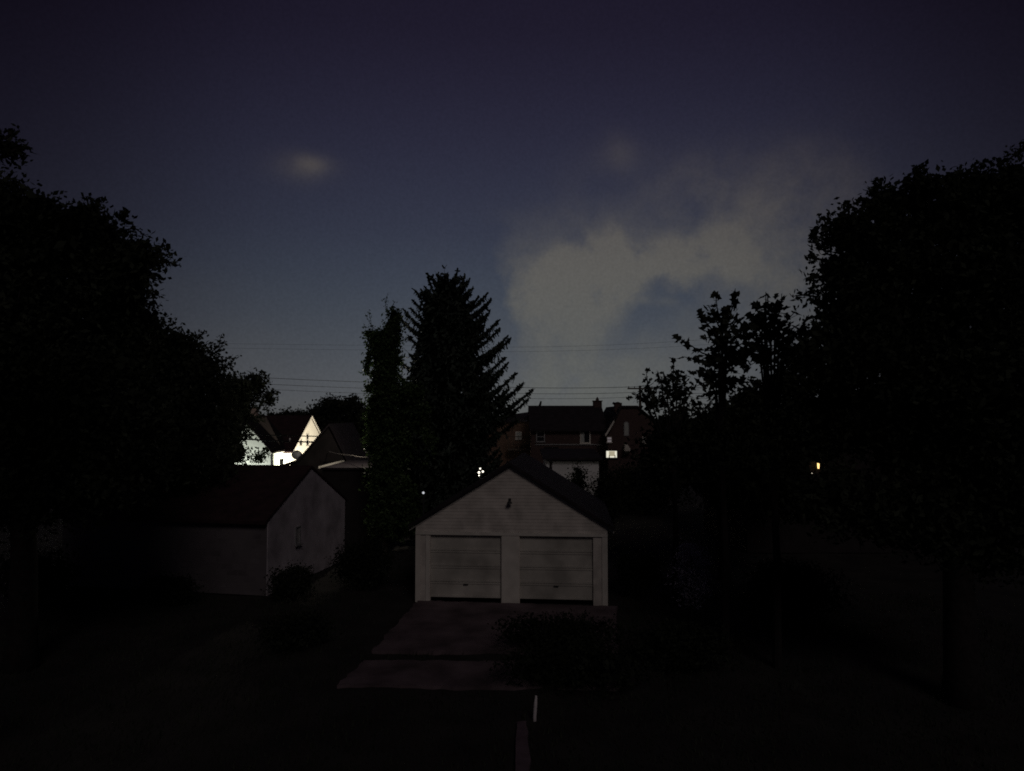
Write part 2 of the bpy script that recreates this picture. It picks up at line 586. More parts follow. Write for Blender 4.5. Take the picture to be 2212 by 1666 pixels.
def shrub(name, label, X, Y, w, h, d=None, leaf=.09, lm=None, group=None, dens=1.0, cat='shrub'):
    d = d or w
    root = empty(name, (X, Y, 0), label, cat, group)
    geos = []
    tr = MB()
    for i in range(5):
        a = 2 * math.pi * i / 5 + random.random()
        tr.tube([(X, Y, -.05), (X + .2 * w * math.cos(a), Y + .2 * d * math.sin(a), h * .4), (X + .38 * w * math.cos(a), Y + .38 * d * math.sin(a), h * .75)], [.03, .02, .008], 5)
    tr.build('stems', M_BARK, root)
    for i in range(6):
        a = 2 * math.pi * i / 6 + random.random()
        q = random.uniform(.12, .28) if i else 0
        c = (X + q * w * math.cos(a), Y + q * d * math.sin(a), h * random.uniform(.42, .58))
        r = np.array([w * .30, d * .30, h * .46 * random.uniform(.8, 1.05)])
        n = int(dens * (w * h) * 2.2 / (leaf * leaf))
        pts = blob_leaves(c, r, n, leaf, clump=leaf * 1.6)
        pts = pts[pts[:, 2] > .02]
        geos.append(leaf_geo(pts, leaf * rng.uniform(.6, 1.3, len(pts)), .5))
        f = fill_leaves(c, r, n // 6)
        f = f[f[:, 2] > .05]
        geos.append(leaf_geo(f, leaf * rng.uniform(1.5, 2.4, len(f)), .2))
    v, l, s = merge_geo(geos)
    np_mesh('foliage', v, l, s, lm or M_HEDGE, root)
    return root

# ------------------------------------------------------------------ setting: ground, driveway, path
def sheet(name, poly, z, m, th=.0, rag=.05):
    b = MB()
    q = []
    for (xa, ya), (xb, yb) in zip(poly, poly[1:] + poly[:1]):      # worn, slightly ragged edges
        n_ = max(1, int(math.hypot(xb - xa, yb - ya) / .22))
        for i in range(n_):
            t = i / n_
            j = rag if i else rag * .4
            q.append((xa + (xb - xa) * t + random.uniform(-j, j), ya + (yb - ya) * t + random.uniform(-j, j)))
    poly = q
    if th:
        n = len(poly)
        vs = [(x, y, z) for x, y in poly] + [(x, y, z - th) for x, y in poly]
        b.add(vs, [tuple(range(n)), tuple(range(2 * n - 1, n - 1, -1))] + [(i, i + n, (i + 1) % n + n, (i + 1) % n) for i in range(n)])
    else:
        b.add([(x, y, z) for x, y in poly], [tuple(range(len(poly)))])
    return b.build(name, m)

# gently uneven ground sheet
gx = np.concatenate([np.linspace(-900, -40, 12), np.linspace(-36, 36, 60), np.linspace(40, 900, 12)])
gy = np.concatenate([np.linspace(-300, -4, 8), np.linspace(0, 70, 60), np.linspace(80, 1500, 14)])
GX, GY = np.meshgrid(gx, gy)
GZ = -.035 + .03 * np.sin(GX * 1.7 + 1.3 * np.cos(GY * .9)) * np.sin(GY * 1.3)
gv = np.stack([GX, GY, GZ], -1).reshape(-1, 3)
nx, ny = len(gx), len(gy)
gf = []
for j in range(ny - 1):
    for i in range(nx - 1):
        a = j * nx + i
        gf += [a, a + 1, a + nx + 1, a + nx]
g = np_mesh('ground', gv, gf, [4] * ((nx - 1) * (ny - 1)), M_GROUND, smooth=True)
tag(g, kind='structure')

drv = sheet('driveway', [(-3.45, 18.0), (2.6, 17.9), (3.2, 22.15), (-2.95, 22.85)], .05, M_CONCRETE, .15)
tag(drv, kind='structure')
apr = sheet('driveway_apron', [(-3.75, 15.75), (2.3, 15.6), (2.5, 17.25), (-3.5, 17.35)], .03, M_CONCRETE, .15)
tag(apr, kind='structure')
pth = sheet('garden_path', [(.02, 4.0), (.30, 4.0), (.29, 11.5), (.31, 12.6), (.27, 13.95), (.10, 13.9), (.07, 12.6), (.03, 11.5)], .03, M_PATH, .12, .018)
tag(pth, kind='structure')

# short grass on the open yard
n = 34000
gp = np.stack([rng.uniform(-14, 14, n), rng.uniform(9.5, 24, n), np.zeros(n)], -1)
X_, Y_ = gp[:, 0], gp[:, 1]
on = ((X_ > -3.8) & (X_ < 3.2) & (Y_ > 15.5) & ~((Y_ > 17.4) & (Y_ < 17.9))) | ((X_ > .0) & (X_ < .33) & (Y_ < 14)) | ((X_ > -3.1) & (X_ < 3.2) & (Y_ > 22)) | ((X_ < -7.7) & (Y_ > 23.3))
gp = gp[~on]
n = len(gp)
ang = rng.uniform(0, 2 * np.pi, n)
hh = rng.uniform(.05, .13, n)
w_ = np.stack([np.cos(ang), np.sin(ang), np.zeros(n)], -1) * .012
lean = np.stack([rng.normal(size=n) * .03, rng.normal(size=n) * .03, hh], -1)
base_ = gp + np.array([0, 0, -.05])
gv = np.stack([base_ - w_, base_ + w_, base_ + lean + np.array([0, 0, .03])], 1).reshape(-1, 3)
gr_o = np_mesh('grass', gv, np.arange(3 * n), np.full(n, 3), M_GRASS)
tag(gr_o, 'short dark grass of the unlit yard round the driveway', 'grass', kind='stuff')

# ------------------------------------------------------------------ centre: white double garage
A = Vector((-3.03, 22.85, 0))
B = Vector((2.94, 22.35, 0))
yaw = math.atan2(B.y - A.y, B.x - A.x)
W = (B - A).length
GM = frame(A.x, A.y, 0, yaw)
ZE, ZR, D = 2.42, 4.26, 6.2
root = empty('double_garage', A, 'weathered white two door garage with clapboard gable at the end of the driveway', 'garage')
# walls: sides, back and the piers of the front, set behind the boards
wl = MB(GM)
T = .14
door = [(.47, 2.70), (3.28, 5.55)]
ZD = 2.10
wl.box(0, T, T, D, 0, ZE).box(W - T, W, T, D, 0, ZE)
wl.prism([(0, 0), (W, 0), (W, ZE), (W / 2, ZR), (0, ZE)], D, D + T)
wl.box(0, door[0][0], 0, T, 0, ZD).box(door[0][1], door[1][0], 0, T, 0, ZD).box(door[1][1], W, 0, T, 0, ZD)
wl.prism([(0, ZD), (W, ZD), (W, ZE), (W / 2, ZR), (0, ZE)], 0, T)
wl.build('wall', M_WHITE, root)
sd = MB(GM)
bh = .105
z = ZD + .10
while z < ZR - .06:
    def span(zz):
        if zz <= ZE:
            return 0.0, W
        t = (zz - ZE) / (ZR - ZE) * W / 2
        return t, W - t
    z1 = min(z + bh, ZR - .02)
    a0, a1 = span(z)
    b0, b1 = span(z1)
    j = random.uniform(-.001, .001)
    sd.add([(a0, -.015 - j, z), (a1, -.015 - j, z), (b1, -.006, z1), (b0, -.006, z1), (a0, -.004, z), (a1, -.004, z)], [(0, 1, 2, 3), (4, 5, 1, 0)])
    z += bh
sd.build('gable_clapboards', M_WHITE, root)
gable_roof(GM, W, D, ZE, ZR, .2, .16, .11).build('roof', M_ROOF, root)
rake_boards(GM, W, ZE, ZR, -.001, .2, .10, .03, -.02).build('rake_board', M_TRIM, root)
hd = MB(GM).box(.0, W, -.045, -.001, ZD + .003, ZD + .098)
hd.build('door_header', M_TRIM, root)
cp = MB(GM)
cp.box(door[0][1] + .02, door[1][0] - .02, -.03, -.001, -.02, ZD)
cp.build('centre_post', M_TRIM, root)
for x0, x1 in ((0, .16), (W - .17, W)):
    MB(GM).box(x0, x1, -.03, -.001, 0, ZD).build('corner_trim', M_TRIM, root)
MB(GM).box(door[0][0] - .14, door[0][0] - .03, -.036, -.002, .02, ZD - .02).build('door_trim', M_TRIM, root)
for k, (x0, x1) in enumerate(door):
    d_ = MB(GM)
    rows = 4
    hgt = (ZD - .16) / rows
    d_.box(x0 - .02, x1 + .02, .088, .13, .14, ZD)
    for r_ in range(rows):
        zz = .14 + r_ * hgt
        cols = 4
        cw = (x1 - x0) / cols
        d_.box(x0, x1, .070, .087, zz + .012, zz + .07)
        d_.box(x0, x1, .070, .087, zz + hgt - .06, zz + hgt - .008)
    o = d_.build('garage_door', M_DOOR, root)
    hb = MB(GM)
    cx = (x0 + x1) / 2
    hb.box(cx - .07, cx + .07, .03, .045, .55, .58).box(cx - .07, cx - .055, .045, .075, .55, .58).box(cx + .055, cx + .07, .045, .075, .55, .58)
    hb.build('handle', M_DARKMETAL, o)
# dark unlit lamp under the gable
lm_ = MB(GM)
cx = W / 2 - .02
lm_.tube([(cx, -.03, 3.22), (cx, -.10, 3.24), (cx, -.15, 3.20)], [.016, .016, .018], 7)
lm_.tube([(cx, -.15, 3.20), (cx, -.15, 3.17), (cx, -.15, 3.11)], [.03, .06, .09], 12)
lm_.box(cx - .04, cx + .04, -.05, -.024, 3.18, 3.26)
lm_.build('gable_lamp', M_DARKMETAL, root)

# ------------------------------------------------------------------ left: pale block garage seen at an angle
C1 = Vector((-7.965, 23.6, 0))
yawL = math.atan2(.249, .048)
LM = frame(C1.x, C1.y, 0, yawL)
WL, DL, ZEL, ZRL = 6.0, 7.7, 2.42, 3.90
root = empty('block_garage', C1, 'grey painted block garage with dark red roof left of the white garage', 'garage')
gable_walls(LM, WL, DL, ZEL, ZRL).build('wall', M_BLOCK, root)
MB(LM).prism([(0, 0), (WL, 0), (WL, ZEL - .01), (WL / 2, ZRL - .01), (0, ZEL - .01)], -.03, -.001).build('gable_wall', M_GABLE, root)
gable_roof(LM, WL, DL, ZEL, ZRL, .22, .06, .1).build('roof', M_ROOFRED, root)
# small window in the gable, facing the drive
LG = LM
window(LG @ Matrix.Translation((0, -.031, 0)), 1.85, 1.35, .26, .55, root, bar=False, t=.045, fm=M_METAL, pm=mat('dusty_window_glass', (.34, .33, .33), .5, .3, 3))
# ------------------------------------------------------------------ dark gabled house behind it, hides the lamp
YD = 40.0
pts = [P(282, 464.5, YD), P(298, 459.3, YD), P(319.1, 434.4, YD), P(329, 423.5, YD)]
root = empty('dark_gabled_house', (pts[3].x, YD, 0), 'dark gabled house with flared steep roof in front of the floodlit house', 'house')
ax, azz = pts[3].x, pts[3].z
left = [(p.x, p.z) for p in pts[:3]]
right = [(2 * ax - x, z) for x, z in left][::-1]
right = [(x * .6 + ax * .4, z) for x, z in right]
top = left + [(ax, azz)] + right
rf = MB()
under = [(x, z - .13) for x, z in top]
for i in range(len(top) - 1):
    rf.prism([under[i], under[i + 1], top[i + 1], top[i]], YD, YD + 6)
rf.build('roof', M_ROOF, root)
wp = [(x + (.35 if x < ax else -.35), z - .16) for x, z in top if abs(x - ax) > .01]
wpoly = [(left[0][0] + .4, 0), (right[-1][0] - .4, 0), (right[-1][0] - .4, right[-1][1] - .2)] + [(x, z - .16) for x, z in (right[0], (ax, azz), left[2])] + [(left[0][0] + .4, left[0][1] - .05)]
MB().prism(wpoly, YD + .2, YD + 5.8).build('wall', M_DARKWALL, root)
window(frame(ax - .5, YD + .2), .1, 2.4, .8, .9, root, fm=M_DARKWALL)
# vent pipe on its flared eave
vt = P(281.5, 463.5, YD + .7)
v_ = MB()
v_.tube([vt - Vector((0, 0, .4)), vt + Vector((0, 0, .22))], .10, 12)
v_.tube([vt + Vector((0, 0, .221)), vt + Vector((0, 0, .25))], .13, 12)
v_.build('vent_pipe', M_METAL, root)
# satellite dish standing on that roof
dc = P(296.6, 455.3, YD + .3)
root = empty('satellite_dish', P(296.6, 459.9, YD + .3), 'grey satellite dish on the dark roof against the floodlit wall', 'satellite dish')
ds = MB()
Rm = Matrix.Translation(dc) @ Matrix.Rotation(R(35), 4, 'Z') @ Matrix.Rotation(R(70), 4, 'X')
ds.M = Rm
nr, ns = 5, 22
vs, fs = [(0, 0, 0)], []
for i in range(1, nr + 1):
    r_ = .27 * i / nr
    for k in range(ns):
        t = 2 * math.pi * k / ns
        vs.append((r_ * math.cos(t) * 1.12, r_ * math.sin(t), .9 * r_ * r_))
for k in range(ns):
    fs.append((0, 1 + k, 1 + (k + 1) % ns))
for i in range(nr - 1):
    for k in range(ns):
        a = 1 + i * ns
        fs.append((a + k, a + ns + k, a + ns + (k + 1) % ns, a + (k + 1) % ns))
n0 = len(vs)
vs2 = [(x, y, z - .015) for x, y, z in vs]
fs2 = [tuple(i + n0 for i in f[::-1]) for f in fs]
rim = [(1 + (nr - 1) * ns + k, 1 + (nr - 1) * ns + (k + 1) % ns, n0 + 1 + (nr - 1) * ns + (k + 1) % ns, n0 + 1 + (nr - 1) * ns + k) for k in range(ns)]
ds.add(vs + vs2, fs + fs2 + rim)
ds.build('dish', M_METAL, root, smooth=True)
base = origin(root)
ar = MB()
tipp = P(291.4, 455.0, YD + .1)
ar.tube([dc + Vector((-.02, .05, -.15)), tipp], [.014, .012], 6)
ar.ball(tipp, .035)
ar.build('feed_arm', M_METAL, root)
MB().tube([base - Vector((0, 0, .25)), base + Vector((0, .08, .1)), dc + Vector((0, .08, 0))], .025, 8).build('mast', M_METAL, root)

# ------------------------------------------------------------------ floodlit white house
YH = 55.0
XH = P(291.6, 452.3, YH).x
ZEH = P(291.6, 452.3, YH).z
YA = 720 * abs(XH) / (512 - 310.6)
ZRH = P(310.6, 416.9, YA).z
WH = 2 * (YA - YH)
root = empty('floodlit_house', (XH, YH, 0), 'floodlit white house with steep roof and cream gable between the left trees', 'house')
HM = frame(XH, YH, 0, R(90))
gable_walls(HM, WH, 13.0, ZEH, ZRH).build('wall', M_SIDING, root)
gable_roof(HM, WH, 13.0, ZEH, ZRH, .12, .12, .12).build('roof', M_ROOFRED, root)
rake_boards(HM, WH, ZEH, ZRH, -.125, .12, .12, .03).build('rake_board', M_TRIM, root)
# wing towards the viewer
w0, w1 = P(257, 435.5, 52.0), P(270.7, 451.8, 52.0)
kk = (w0.z - w1.z) / (w1.x - w0.x)
half = 2.05
WM = frame(w1.x - 2 * half, 52.0, 0, 0)
MB(WM).prism([(0, 0), (2 * half, 0), (2 * half, w1.z), (half, w1.z + half * kk), (0, w1.z)], 0, 5.0).build('wing_wall', M_MINT, root)
gable_roof(WM, 2 * half, 5.0, w1.z, w1.z + half * kk, .1, .1, .1).build('wing_roof', mat('shade_toned_shingles', (.013, .008, .009), .95, .4, 3, .006), root)  # shade put into the wing roof colour, so flood light hardly shows on it
MB(WM).box(2 * half + .01, 2 * half + .10, -.05, 2.9, w1.z - .14, w1.z - .04).build('gutter', M_TRIM, root)
MB(WM).tube([(2 * half + .06, .1, w1.z - .12), (2 * half + .06, .1, .3)], .045, 8).build('downspout', M_METAL, root)
ch = P(254.3, 411.5, 58.0)
cm = MB().box(ch.x - .24, ch.x + .24, 57.7, 58.3, ch.z - 1.3, ch.z + .28)
cm.box(ch.x - .29, ch.x + .29, 57.65, 58.35, ch.z + .281, ch.z + .36)
cm.build('chimney', mat('pale_brick_chimney', (.42, .33, .28), .9, .2, 3, .006, brick=(.22, .075)), root)
# gable windows: local x runs away along the gable
def along(px):   # local x on the gable wall for a pixel column
    return 720 * abs(XH) / (512 - px) - YH
for (pa, pb, ya, yb) in ((299.4, 302.0, 437, 446.2), (306.2, 308.8, 433.8, 446.2)):
    xa, xb = along(pa), along(pb)
    zt = P(pa, ya, YH + xa).z
    zb = P(pa, yb, YH + xa).z
    window(HM, xa + .08, zb + .08, xb - xa - .12, zt - zb - .14, root)
# wall conduit clip: tiny vent under the apex
pv = along(308)
MB(HM).box(pv - .1, pv + .1, -.04, -.002, P(308, 424.5, YH + pv).z, P(308, 423, YH + pv).z).build('gable_vent', M_METAL, root)

# three low yard floods stand hidden behind the nearer roofs and light its walls
def flood(name, label, pos, tgt, watts, col, cone, blend):
    LP = Vector(pos)
    root = empty(name, (LP.x, LP.y, 0), label, 'lamp')
    MB().tube([(LP.x, LP.y, -.1), (LP.x, LP.y, max(.02, LP.z - .12))], .04, 8).build('post', M_DARKMETAL, root)
    tgt = Vector(tgt)
    q = (tgt - LP).to_track_quat('-Z', 'Y')
    hm = Matrix.Translation(LP) @ q.to_matrix().to_4x4()
    MB(hm).box(-.16, .16, -.11, .11, .02, .16).build('housing', M_DARKMETAL, root)
    MB(hm).box(-.14, .14, -.09, .09, .0, .015).build('lens', M_BULB, root)
    L = bpy.data.lights.new(name + '_light', 'SPOT')
    L.energy = watts
    L.color = col
    L.spot_size = R(cone)
    L.spot_blend = blend
    L.shadow_soft_size = .12
    lo = bpy.data.objects.new(name + '_light', L)
    COL.objects.link(lo)
    lo.parent = root
    lo.location = (LP + (tgt - LP).normalized() * .06) - origin(root)
    lo.rotation_euler = q.to_euler()
flood('flood_lamp', 'low flood lamp aimed at the cream gable of the white house', (-9.5, 58.0, 1.0), (-16.84, 59.7, 3.2), 3200, (1.0, .88, .66), 68, .15)
flood('flood_lamp', 'low flood lamp in the corner before the white house front', (-15.8, 53.2, .65), (-17.1, 55.0, 2.2), 2200, (1.0, .93, .74), 120, .4)
flood('flood_lamp', 'low cold flood lamp before the mint wing of the white house', (-20.0, 49.7, .16), (-18.6, 52.0, 3.0), 1000, (1.0, 1.0, .90), 120, .5)

# ------------------------------------------------------------------ flat shed with pale gutter, yard lamp on it
S0, S1 = P(319.7, 467.3, 33.0), P(336.5, 460.5, 37.6)
zs = S0.z
root = empty('flat_shed', (S0.x, 33, 0), 'low flat roofed dark shed with lit pale gutter behind the block garage', 'shed')
MB().box(S0.x + .12, -6.1, 33.1, 38.4, 0, zs - .12).build('wall', M_DARKWALL, root)
MB().box(S0.x + .06, -5.95, 33.0, 38.5, zs - .119, zs - .02).build('roof', M_ROOF, root)
gt = MB()
gt.prism([(S0.x - .07, zs - .07), (S0.x + .05, zs - .07), (S0.x + .05, zs + .04), (S0.x + .03, zs + .04), (S0.x + .03, zs - .05), (S0.x - .05, zs - .05), (S0.x - .05, zs + .04), (S0.x - .07, zs + .04)], 33.0, 37.6)
gt.build('gutter', M_TRIM, root)
LP2 = Vector((P(377, 405, 34.6).x, 34.6, P(377, 405, 34.6).z))
root = empty('yard_lamp', (LP2.x, LP2.y, zs - .02), 'yard lamp on a tall mast on the flat shed roof behind the ivy', 'lamp')
MB().tube([(LP2.x, LP2.y, zs - .02), (LP2.x, LP2.y, LP2.z - .1)], .03, 8).build('mast', M_DARKMETAL, root)
MB().ball(LP2, .07).build('bulb', M_BULB, root, smooth=True)
MB().tube([LP2 + Vector((0, 0, .07)), LP2 + Vector((0, 0, .12))], [.16, .05], 12).build('shade', M_DARKMETAL, root)
L2 = bpy.data.lights.new('yard_lamp_light', 'POINT')
L2.energy = 260
L2.color = (1.0, .9, .72)
L2.shadow_soft_size = .08
l2 = bpy.data.objects.new('yard_lamp_light', L2)
COL.objects.link(l2)
l2.parent = root
l2.location = LP2 + Vector((-.05, -.12, -.02)) - origin(root)

# ------------------------------------------------------------------ brick houses beyond the garage
YB = 52.0
def zat(py, Y): return P(512, py, Y).z
def xat(px, Y): return P(px, 400, Y).x
x0, x1 = xat(530, YB + 3), xat(606, YB)
root = empty('brick_house', ((x0 + x1) / 2, YB, 0), 'dark brick house with long ridge, chimney and one white framed window', 'house')
ze, zr = zat(429.5, YB), zat(407.3, YB + 3.6)
BM = frame(x0, YB)
Wb = x1 - x0
MB(BM).prism([(0, 0), (7.2, 0), (7.2, ze), (3.6, zr), (0, ze)], 0, Wb, axis='x').build('wall', M_BRICK, root)
rb = MB(BM)
k_ = (zr - ze) / 3.6
rb.prism([(-.3, ze - .3 * k_ + .01), (3.6, zr + .01), (3.6, zr + .13), (-.3, ze - .3 * k_ + .13)], -.12, Wb + .12, axis='x')
rb.prism([(7.5, ze - .3 * k_ + .13), (3.6, zr + .13), (3.6, zr + .01), (7.5, ze - .3 * k_ + .01)], -.12, Wb + .12, axis='x')
roofb = rb.build('roof', M_ROOF, root)
cx = xat(597.3, YB + 3.6)
c_ = MB().box(cx - .32, cx + .32, YB + 3.3, YB + 3.9, zr - .5, zat(401.5, YB + 3.6)).box(cx - .37, cx + .37, YB + 3.25, YB + 3.95, zat(401.5, YB + 3.6) + .001, zat(400.6, YB + 3.6))
c_.tube([(cx, YB + 3.6, zat(400.6, YB + 3.6)), (cx, YB + 3.6, zat(399.2, YB + 3.6)), (cx, YB + 3.6, zat(397, YB + 3.6))], [.14, .12, .03], 8)
c_.build('chimney', M_BRICK, root)
av = Vector((xat(539.0, YB + 3.6), YB + 3.6, zr))
MB().tube([av, av + Vector((.10, 0, .25)), av + Vector((.16, 0, .48))], [.09, .09, .06], 8).build('vent_pipe', M_DARKMETAL, root)
wx0, wx1 = xat(579.9, YB), xat(590.2, YB)
wz0, wz1 = zat(442.4, YB), zat(430, YB)
f = window(frame(0, YB), wx0 + .08, wz0, wx1 - wx0 - .16, wz1 - wz0, root, t=.09, bar=False)
MB(frame(0, YB)).box(wx0 + .09, wx0 + .30, -.035, -.021, wz0 + .01, wz1 - .01).build('curtain', M_CURTAIN, f)
window(frame(0, YB), xat(537, YB), zat(441, YB), .5, .62, root, fm=M_METAL)
MB(frame(0, YB)).box(x0 + .3, x1 - .3, -.06, -.002, zat(445, YB), zat(444, YB)).build('belt_course', M_METAL, root)
window(frame(0, YB), xat(545, YB), zat(456, YB), .9, .6, root, fm=M_DARKWALL)

# left brick house, half hidden by the spruce
YC = 56.0
x0, x1 = xat(486, YC), xat(529, YC)
root = empty('brown_brick_house', ((x0 + x1) / 2, YC, 0), 'brown brick house with lower roof half hidden behind the spruce', 'house')
ze = zat(421.5, YC)
b = MB()
b.prism([(x0, 0), (x1, 0), (x1, ze), (x0, ze)], YC, YC + 7)
b.build('wall', M_BRICKB, root)
xm = x1 + .35
rl = MB()
rl.add([(x0 - .3, YC - .3, zat(424, YC)), (xm, YC - .3, zat(417.5, YC)), (xm, YC + 4, zat(411.5, YC + 4)), (x0 - .3, YC + 4, zat(418, YC + 4)),
        (x0 - .3, YC - .3, zat(425.5, YC)), (xm, YC - .3, zat(419, YC)), (xm, YC + 4, zat(413, YC + 4)), (x0 - .3, YC + 4, zat(419.5, YC + 4))],
       [(0, 1, 2, 3), (7, 6, 5, 4), (0, 4, 5, 1), (1, 5, 6, 2), (2, 6, 7, 3), (3, 7, 4, 0)])
rl.build('roof', M_ROOF, root)
window(frame(0, YC), xat(516.3, YC), zat(438.6, YC), xat(520.8, YC) - xat(516.3, YC), zat(432.5, YC) - zat(438.6, YC), root, pm=M_CURTAIN)
rr = MB(frame(0, YC)).box(xat(508, YC), xat(529, YC), -.9, -.84, zat(436.4, YC), zat(435.8, YC)).box(xat(508, YC), xat(529, YC), -.9, -.84, zat(444, YC), zat(443.4, YC))
for px in (508, 513, 518, 523, 528.4):
    rr.box(xat(px, YC), xat(px + .6, YC), -.9, -.84, zat(448, YC), zat(435.8, YC))
rr.box(xat(508, YC), xat(529, YC), -.9, -.002, zat(450, YC), zat(448, YC))
rr.build('balcony_rail', M_WOOD, root)

# right house with the lit window
YR = 50.0
ax_, az_ = xat(621.5, YR), zat(406, YR)
lx, lz = xat(605, YR), zat(435.6, YR)
rx = 2 * ax_ - lx + 2.2
root = empty('steep_gabled_house', (ax_, YR, 0), 'steep gabled house with white rake board and one lit window by the right trees', 'house')
MB().prism([(lx + .2, 0), (rx, 0), (rx, lz), (ax_ + 1.1, az_ - .12), (ax_, az_ - .12), (lx + .2, lz - .05)], YR, YR + 8).build('wall', M_BRICK, root)
rr = MB()
rr.prism([(lx - .05, lz - .13), (ax_, az_ - .1), (ax_, az_ + .03), (lx - .05, lz)], YR - .15, YR + 8.2)
rr.prism([(ax_ + .001, az_ - .1), (ax_ + 1.1, az_ - .1), (ax_ + 1.1, az_ + .03), (ax_ + .001, az_ + .03)], YR - .15, YR + 8.2)
rr.prism([(ax_ + 1.101, az_ + .03), (ax_ + 1.101, az_ - .1), (rx + .25, lz - .13), (rx + .25, lz)], YR - .15, YR + 8.2)
rr.build('roof', M_ROOF, root)
p0, p1 = (xat(605.5, YR), zat(435, YR)), (xat(613.7, YR), zat(420.7, YR))
MB().prism([(p0[0], p0[1] - .1), (p1[0] + .02, p1[1] - .1), (p1[0] - .03, p1[1] + .04), (p0[0] - .08, p0[1] + .02)], YR - .19, YR - .151).build('rake_board', M_TRIM, root)
cbx = xat(620.5, YR)
cc = MB().box(cbx - .25, cbx + .25, YR + 1, YR + 1.5, az_ - .4, zat(402.8, YR + 1))
cc.add([(cbx - .29, YR + .95, zat(402.8, YR + 1)), (cbx + .29, YR + .95, zat(403.4, YR + 1)), (cbx + .29, YR + 1.55, zat(403.4, YR + 1)), (cbx - .29, YR + 1.55, zat(402.8, YR + 1)), (cbx, YR + 1.25, zat(401.6, YR + 1))],
       [(0, 1, 4), (1, 2, 4), (2, 3, 4), (3, 0, 4)])
cc.build('chimney', M_BRICK, root)
e0 = Vector((xat(618.5, YR + 1), YR + 1.2, zat(406.5, YR + 1)))
e1 = Vector((xat(613.2, YR + 1), YR + 1.2, zat(402.6, YR + 1)))
MB().tube([e0, e1], [.08, .09], 8).build('flue_pipe', M_DARKMETAL, root)
wx0, wx1, wz0, wz1 = xat(605.2, YR), xat(617.2, YR), zat(458.0, YR), zat(450.5, YR)
wm_ = frame(0, YR)
f = window(wm_, wx0 + .05, wz0 + .03, wx1 - wx0 - .1, wz1 - wz0 - .06, root, fm=M_DARKWALL, pm=M_LITEDGE, bar=False, t=.05)
w_ = wx1 - wx0
MB(wm_).box(wx0 + .05 + w_ * .22, wx1 - .05 - w_ * .17, -.034, -.021, wz0 + .13, wz1 - .05).build('blind', M_LITWIN, f)
for xa_, xb_ in ((wx0 + .05 + w_ * .2, wx0 + .05 + w_ * .28), (wx1 - .05 - w_ * .20, wx1 - .05 - w_ * .13)):
    xm_ = (xa_ + xb_) / 2
    MB(wm_).tube([(xm_, -.07, wz0 + .031), (xm_, -.07, wz0 + .12), (xm_, -.07, wz0 + .22)], [(xb_ - xa_) / 2, (xb_ - xa_) / 2.2, .02], 8).build('sill_ornament', M_WOOD, f)
window(wm_, xat(607.2, YR), zat(442, YR), xat(611, YR) - xat(607.2, YR), zat(437.4, YR) - zat(442, YR), root, pm=M_LITDIM, t=.04)
# arched upper window
aw0, aw1, awz0, awz1 = xat(623.6, YR), xat(628.6, YR), zat(436, YR), zat(424, YR)
arch = [(aw0, awz0), (aw1, awz0), (aw1, awz1)] + [((aw0 + aw1) / 2 + (aw1 - aw0) / 2 * math.cos(t), awz1 + (aw1 - aw0) / 2 * math.sin(t)) for t in np.linspace(.3, math.pi - .3, 6)] + [(aw0, awz1)]
fa = MB().prism(arch, YR - .05, YR - .002).build('arched_window', M_METAL, root)
ai = [((aw0 + aw1) / 2 + (x - (aw0 + aw1) / 2) * .72, awz0 + .07 + (z - awz0) * .86) for x, z in arch]
MB().prism(ai, YR - .062, YR - .051).build('pane', M_CURTAIN, fa)
# small white awning-like gable beside the lit window
a0, a1 = P(625, 444.5, YR - .6), P(632, 451.2, YR - .6)
MB().prism([(a0.x, a1.z), (a1.x, a1.z), (a0.x + .18, a0.z), (a0.x, a0.z)], YR - .6, YR - .01).build('side_awning', M_WHITE, root)
window(wm_, xat(642.5, YR), zat(442.5, YR), .17, .36, root, pm=M_CURTAIN, t=.05)

# white garage row behind the shrubs
YW = 44.0
root = empty('white_shed', (xat(572, YW), YW, 0), 'low white walled shed glimpsed above the right slope of the garage roof', 'shed')
x0, x1 = xat(546, YW), xat(598.5, YW)
zt = zat(459.3, YW)
MB().box(x0, x1, YW, YW + 4, 0, zt).build('wall', mat('white_shed_paint', (.60, .60, .62), .8, .15, 1, .01, wave=('X', .2)), root)
MB().prism([(YW - .35, zt - .02), (YW + 4.3, zt + .35), (YW + 4.3, zt + .47), (YW - .35, zt + .1)], x0 - .2, x1 + .2, axis='x').build('roof', M_ROOF, root)
for px in (549.4, ):
    MB().box(xat(px, YW), xat(px + 2.4, YW), YW - .04, YW - .002, .1, zt - .15).build('door', M_DARKWALL, root)

# dark cottage at the right, with the amber lantern
YK = 31.0
kx = xat(815, YK)
root = empty('dark_cottage', (kx, YK, 0), 'unlit dark cottage hidden under the big right tree', 'house')
KM = frame(kx - 3.0, YK, 0)
MB(KM).prism([(0, 0), (9, 0), (9, 3.9), (4.5, 6.0), (0, 3.9)], 0, 7).build('wall', M_DARKWALL, root)
gable_roof(KM, 9, 7, 3.9, 6.0, .4, .4).build('roof', M_ROOF, root)
window(KM, 5.2, 1.2, 1.0, 1.2, root, fm=M_DARKWALL)
lz_ = zat(467.2, YK - .25)
root = empty('wall_lantern', (kx, YK - .02, lz_ - .3), 'small amber wall lantern glowing in the dark right trees', 'lamp')
MB().box(kx - .05, kx + .05, YK - .05, YK - .003, lz_ - .3, lz_ + .05).tube([(kx, YK - .04, lz_ + .22), (kx, YK - .22, lz_ + .25)], .015, 6).build('bracket', M_DARKMETAL, root)
MB().tube([(kx, YK - .22, lz_ - .06), (kx, YK - .22, lz_ + .18)], [.035, .05], 8).build('glass', M_AMBER, root)
MB().tube([(kx, YK - .22, lz_ + .181), (kx, YK - .22, lz_ + .27)], [.11, .02], 8).build('cap', M_DARKMETAL, root)
